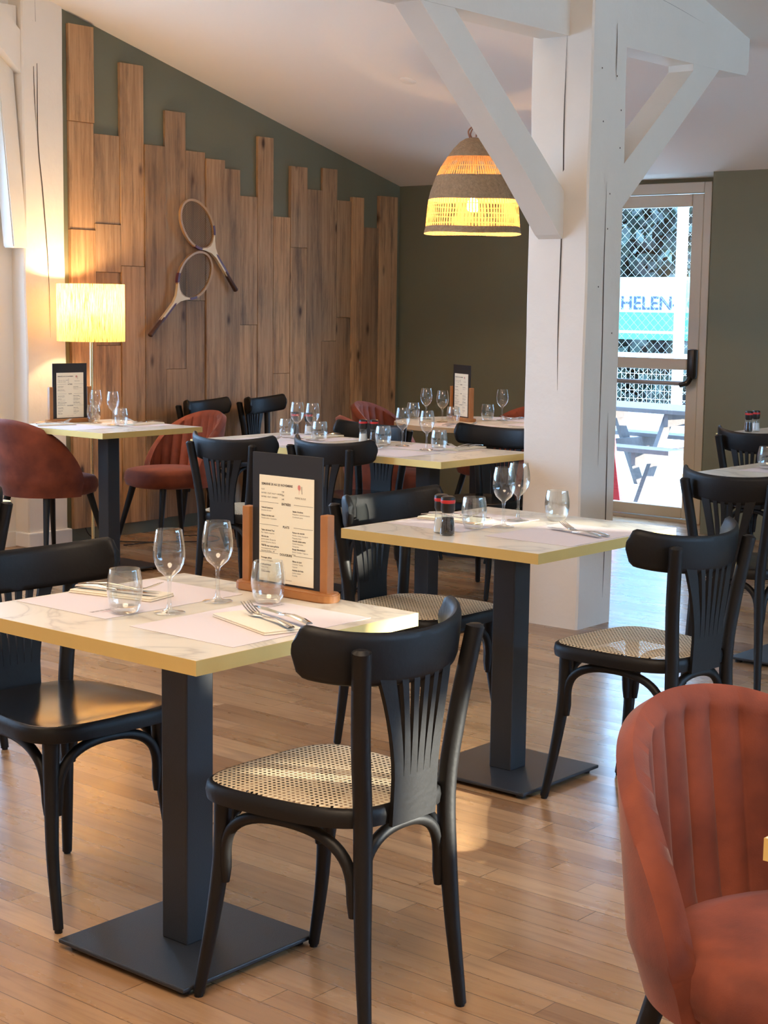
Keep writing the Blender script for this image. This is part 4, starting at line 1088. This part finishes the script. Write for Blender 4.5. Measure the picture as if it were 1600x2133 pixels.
# picnic table
pt = thing('picnic_table', 'weathered wooden picnic table outside behind the glazed door', 'picnic table', (-6.95, 11.6, GZ), R(-6))
bm = bmesh.new()
for k in range(5): box(bm, -.85, .85, -.35+k*.142, -.35+k*.142+.130, .70, .735, bev=.004)
link('tabletop', bm, M['weathered'], pt)
for s in (-1, 1):
    bm = bmesh.new(); box(bm, -.85, .85, s*.66-.12, s*.66+.12, .42, .455, bev=.004); link('bench', bm, M['weathered'], pt)
for sx in (-.45, .45):
    for s in (-1, 1):
        bm = bmesh.new(); hexa(bm, [(sx-.02, s*.60-.05, 0), (sx+.02, s*.60-.05, 0), (sx+.02, s*.60+.05, 0), (sx-.02, s*.60+.05, 0), (sx-.02, s*.22-.05, .70), (sx+.02, s*.22-.05, .70), (sx+.02, s*.22+.05, .70), (sx-.02, s*.22+.05, .70)])
        link('leg', bm, M['weathered'], pt)
    bm = bmesh.new(); box(bm, sx+.021, sx+.061, -.33, .33, .60, .70); box(bm, sx+.021, sx+.061, -.74, .74, .32, .42); link('cross_beam', bm, M['weathered'], pt)
pt2 = dup(pt, 'second weathered picnic table, its slanting plank at the door edge', (-5.35, 12.75, GZ), R(62))
# chain link fence
FY = 14.0
fn = thing('chain_link_fence', 'chain-link fence with white posts outside behind the door', 'fence', (-9.0, FY, GZ))
bm = bmesh.new(); dx = .092
def wire(p, q):
    tube(bm, [p, q], .0017, 3, caps=False)
Hf = 2.55; n_ = int(4.8/dx)
for k in range(-int(Hf/dx), n_):
    for sgn in (1, -1):
        xa = k*dx; xb = xa+Hf; za, zb = 0.05, Hf
        if sgn < 0: xa, xb = xb, xa
        # clip to x range 0..4.8
        p, q = Vector((xa-.6, 0, za)), Vector((xb-.6, 0, zb))
        lo, hi = 0.0, 4.8
        def clip(p, q):
            d = q.x-p.x
            t0 = max(0, min((lo-p.x)/d, (hi-p.x)/d)); t1 = min(1, max((lo-p.x)/d, (hi-p.x)/d))
            return (p+(q-p)*t0, p+(q-p)*t1) if t1 > t0 else None
        r_ = clip(p, q)
        if r_: wire(*r_)
link('wire_mesh', bm, M['fence'], fn)
for xx in (-.45, .97, 4.10):
    bm = bmesh.new(); lathe(bm, [(.055, 0), (.055, 2.75)], 14, xx, .06, 0, cap1=True); link('post', bm, M['post_white'], fn, 40)
bn = thing('banner', 'pale advertising banner lettered HELEN on the fence outside', 'banner', (-8.6, FY+.10, .08))
bm = bmesh.new(); box(bm, -.9, 4.2, 0, .01, 1.02, 1.64); link('banner_sheet', bm, M['banner'], bn)
bm = bmesh.new(); box(bm, -.9, 4.2, -.004, .0, 1.02, 1.08); box(bm, -.9, 1.4, -.003, .0, 1.11, 1.29); link('teal_stripe', bm, M['banner_teal'], bn)
bm = bmesh.new(); text_into(bm, 'HELEN-', -.135, 0, .185, xs=1.08, thick=.003); text_into(bm, 'G', .62, .0, .17, 1); text_into(bm, 'GROUPE IMMOBILIER', -.20, -.10, .075, 1, xs=1.05); text_into(bm, '0', .62, -.10, .075, 1)
for v in bm.verts: v.co = Vector((v.co.x, -.006, v.co.y))
o = link('banner_lettering', bm, None, bn, mats=[M['banner_ink'], M['banner_soft']]); o.location = (0, 0, 1.32)
# tennis net on the court
tn = thing('tennis_net', 'white-taped tennis net outside on the court', 'tennis net', (-14.5, 16.9, GZ))
bm = bmesh.new()
for k in range(125): wq = k*.06; tube(bm, [(wq, 0, .05), (wq, 0, .95)], .0022, 3, caps=False)
for k in range(9): tube(bm, [(0, 0, .05+.1*k), (7.5, 0, .05+.1*k)], .0022, 3, caps=False)
link('net_mesh', bm, M['post_white'], tn)
bm = bmesh.new(); box(bm, 0, 7.5, -.006, .006, .93, 1.0); link('net_tape', bm, M['post_white'], tn)
# red board outside
bm = bmesh.new(); hexa(bm, [(-.30, -.02, 0), (.12, -.02, 0), (.12, .02, 0), (-.30, .02, 0), (-.30, .0, 1.0), (-.06, .0, 1.0), (-.06, .03, 1.0), (-.30, .03, 1.0)])
o = link('red_panel', bm, M['red'], None); o.location = (-6.20, 9.95, GZ); tag(o, 'red slanted panel standing outside low behind the door', 'panel')

def tree(label, x, y, h, r_, n_=2600, seed=1):
    rnd = random.Random(seed)
    t = thing('tree', label, 'tree', (x, y, GZ))
    bm = bmesh.new(); tube(bm, [(0, 0, 0), (.1, 0, h*.3), (0, .1, h*.6)], [.16, .12, .05], 8); link('trunk', bm, M['bark'], t, 50)
    bm = bmesh.new()
    cl = [(Vector((rnd.uniform(-r_, r_), rnd.uniform(-r_, r_)*.7, h*rnd.uniform(.15, .95))), rnd.uniform(.4, .9)) for _ in range(26)]
    for k in range(n_):
        c_, cr = rnd.choice(cl)
        d = Vector((rnd.gauss(0, 1), rnd.gauss(0, 1), rnd.gauss(0, 1))).normalized()*cr*rnd.uniform(.6, 1.05)
        p = c_+d; a = Vector((rnd.gauss(0, 1), rnd.gauss(0, 1), rnd.gauss(0, 1))).normalized(); b = a.cross(d).normalized(); s = rnd.uniform(.06, .13)
        bm.faces.new([bm.verts.new(p+q) for q in (-a*s, b*s*.5, a*s, -b*s*.5)])
    link('crown', bm, M['leaf'], t)
    return t
tree('tree with dark foliage outside, behind the fence at the left of the door glass', -13.9, 18.9, 5.5, 1.8, 5200, 3)
tree('tree with dark foliage outside, seen right of the white fence post', -8.3, 19.2, 5.2, 1.7, 5200, 5)
# unseen screen added to the east: blocks the low sun, gaps shape its patches
bm = bmesh.new()
cur = -2.0
for y0, y1, z0, z1 in ((9.55, 9.95, 1.9, 2.2), (10.26, 10.50, 2.42, 2.70), (10.62, 10.86, 2.74, 2.865), (12.36, 12.60, 2.84, 3.12)):
    if y0 > cur: box(bm, 14.0, 14.06, cur, y0, GZ, 4.9)
    box(bm, 14.0, 14.06, y0, y1, GZ, z0)
    box(bm, 14.0, 14.06, y0, y1, z1, 4.9)
    cur = y1
box(bm, 14.0, 14.06, cur, 20.0, GZ, 4.9)
tag(link('hedge', bm, M['leaf'], None), 'added sun-blocking screen with gaps, unseen beyond the right-hand windows', 'hedge')
# dense evergreen screen behind the trees
bm = bmesh.new(); rnd = random.Random(11)
for k in range(9000):
    p = Vector((rnd.uniform(-18, -5), 23+rnd.uniform(-.5, .8)+.4*math.sin(k), GZ+rnd.uniform(0, 5.2)))
    a = Vector((rnd.gauss(0, 1), rnd.gauss(0, .4), rnd.gauss(0, 1))).normalized(); b = a.cross(Vector((rnd.gauss(0, .4), 1, rnd.gauss(0, .4)))).normalized(); q_ = rnd.uniform(.12, .24)
    bm.faces.new([bm.verts.new(p+q) for q in (-a*q_, b*q_*.6, a*q_, -b*q_*.6)])
box(bm, -18, -5, 23.3, 23.9, GZ, 4.6)
tag(link('hedge', bm, M['leaf'], None), 'dark evergreen hedge far behind the chain-link fence', 'hedge')
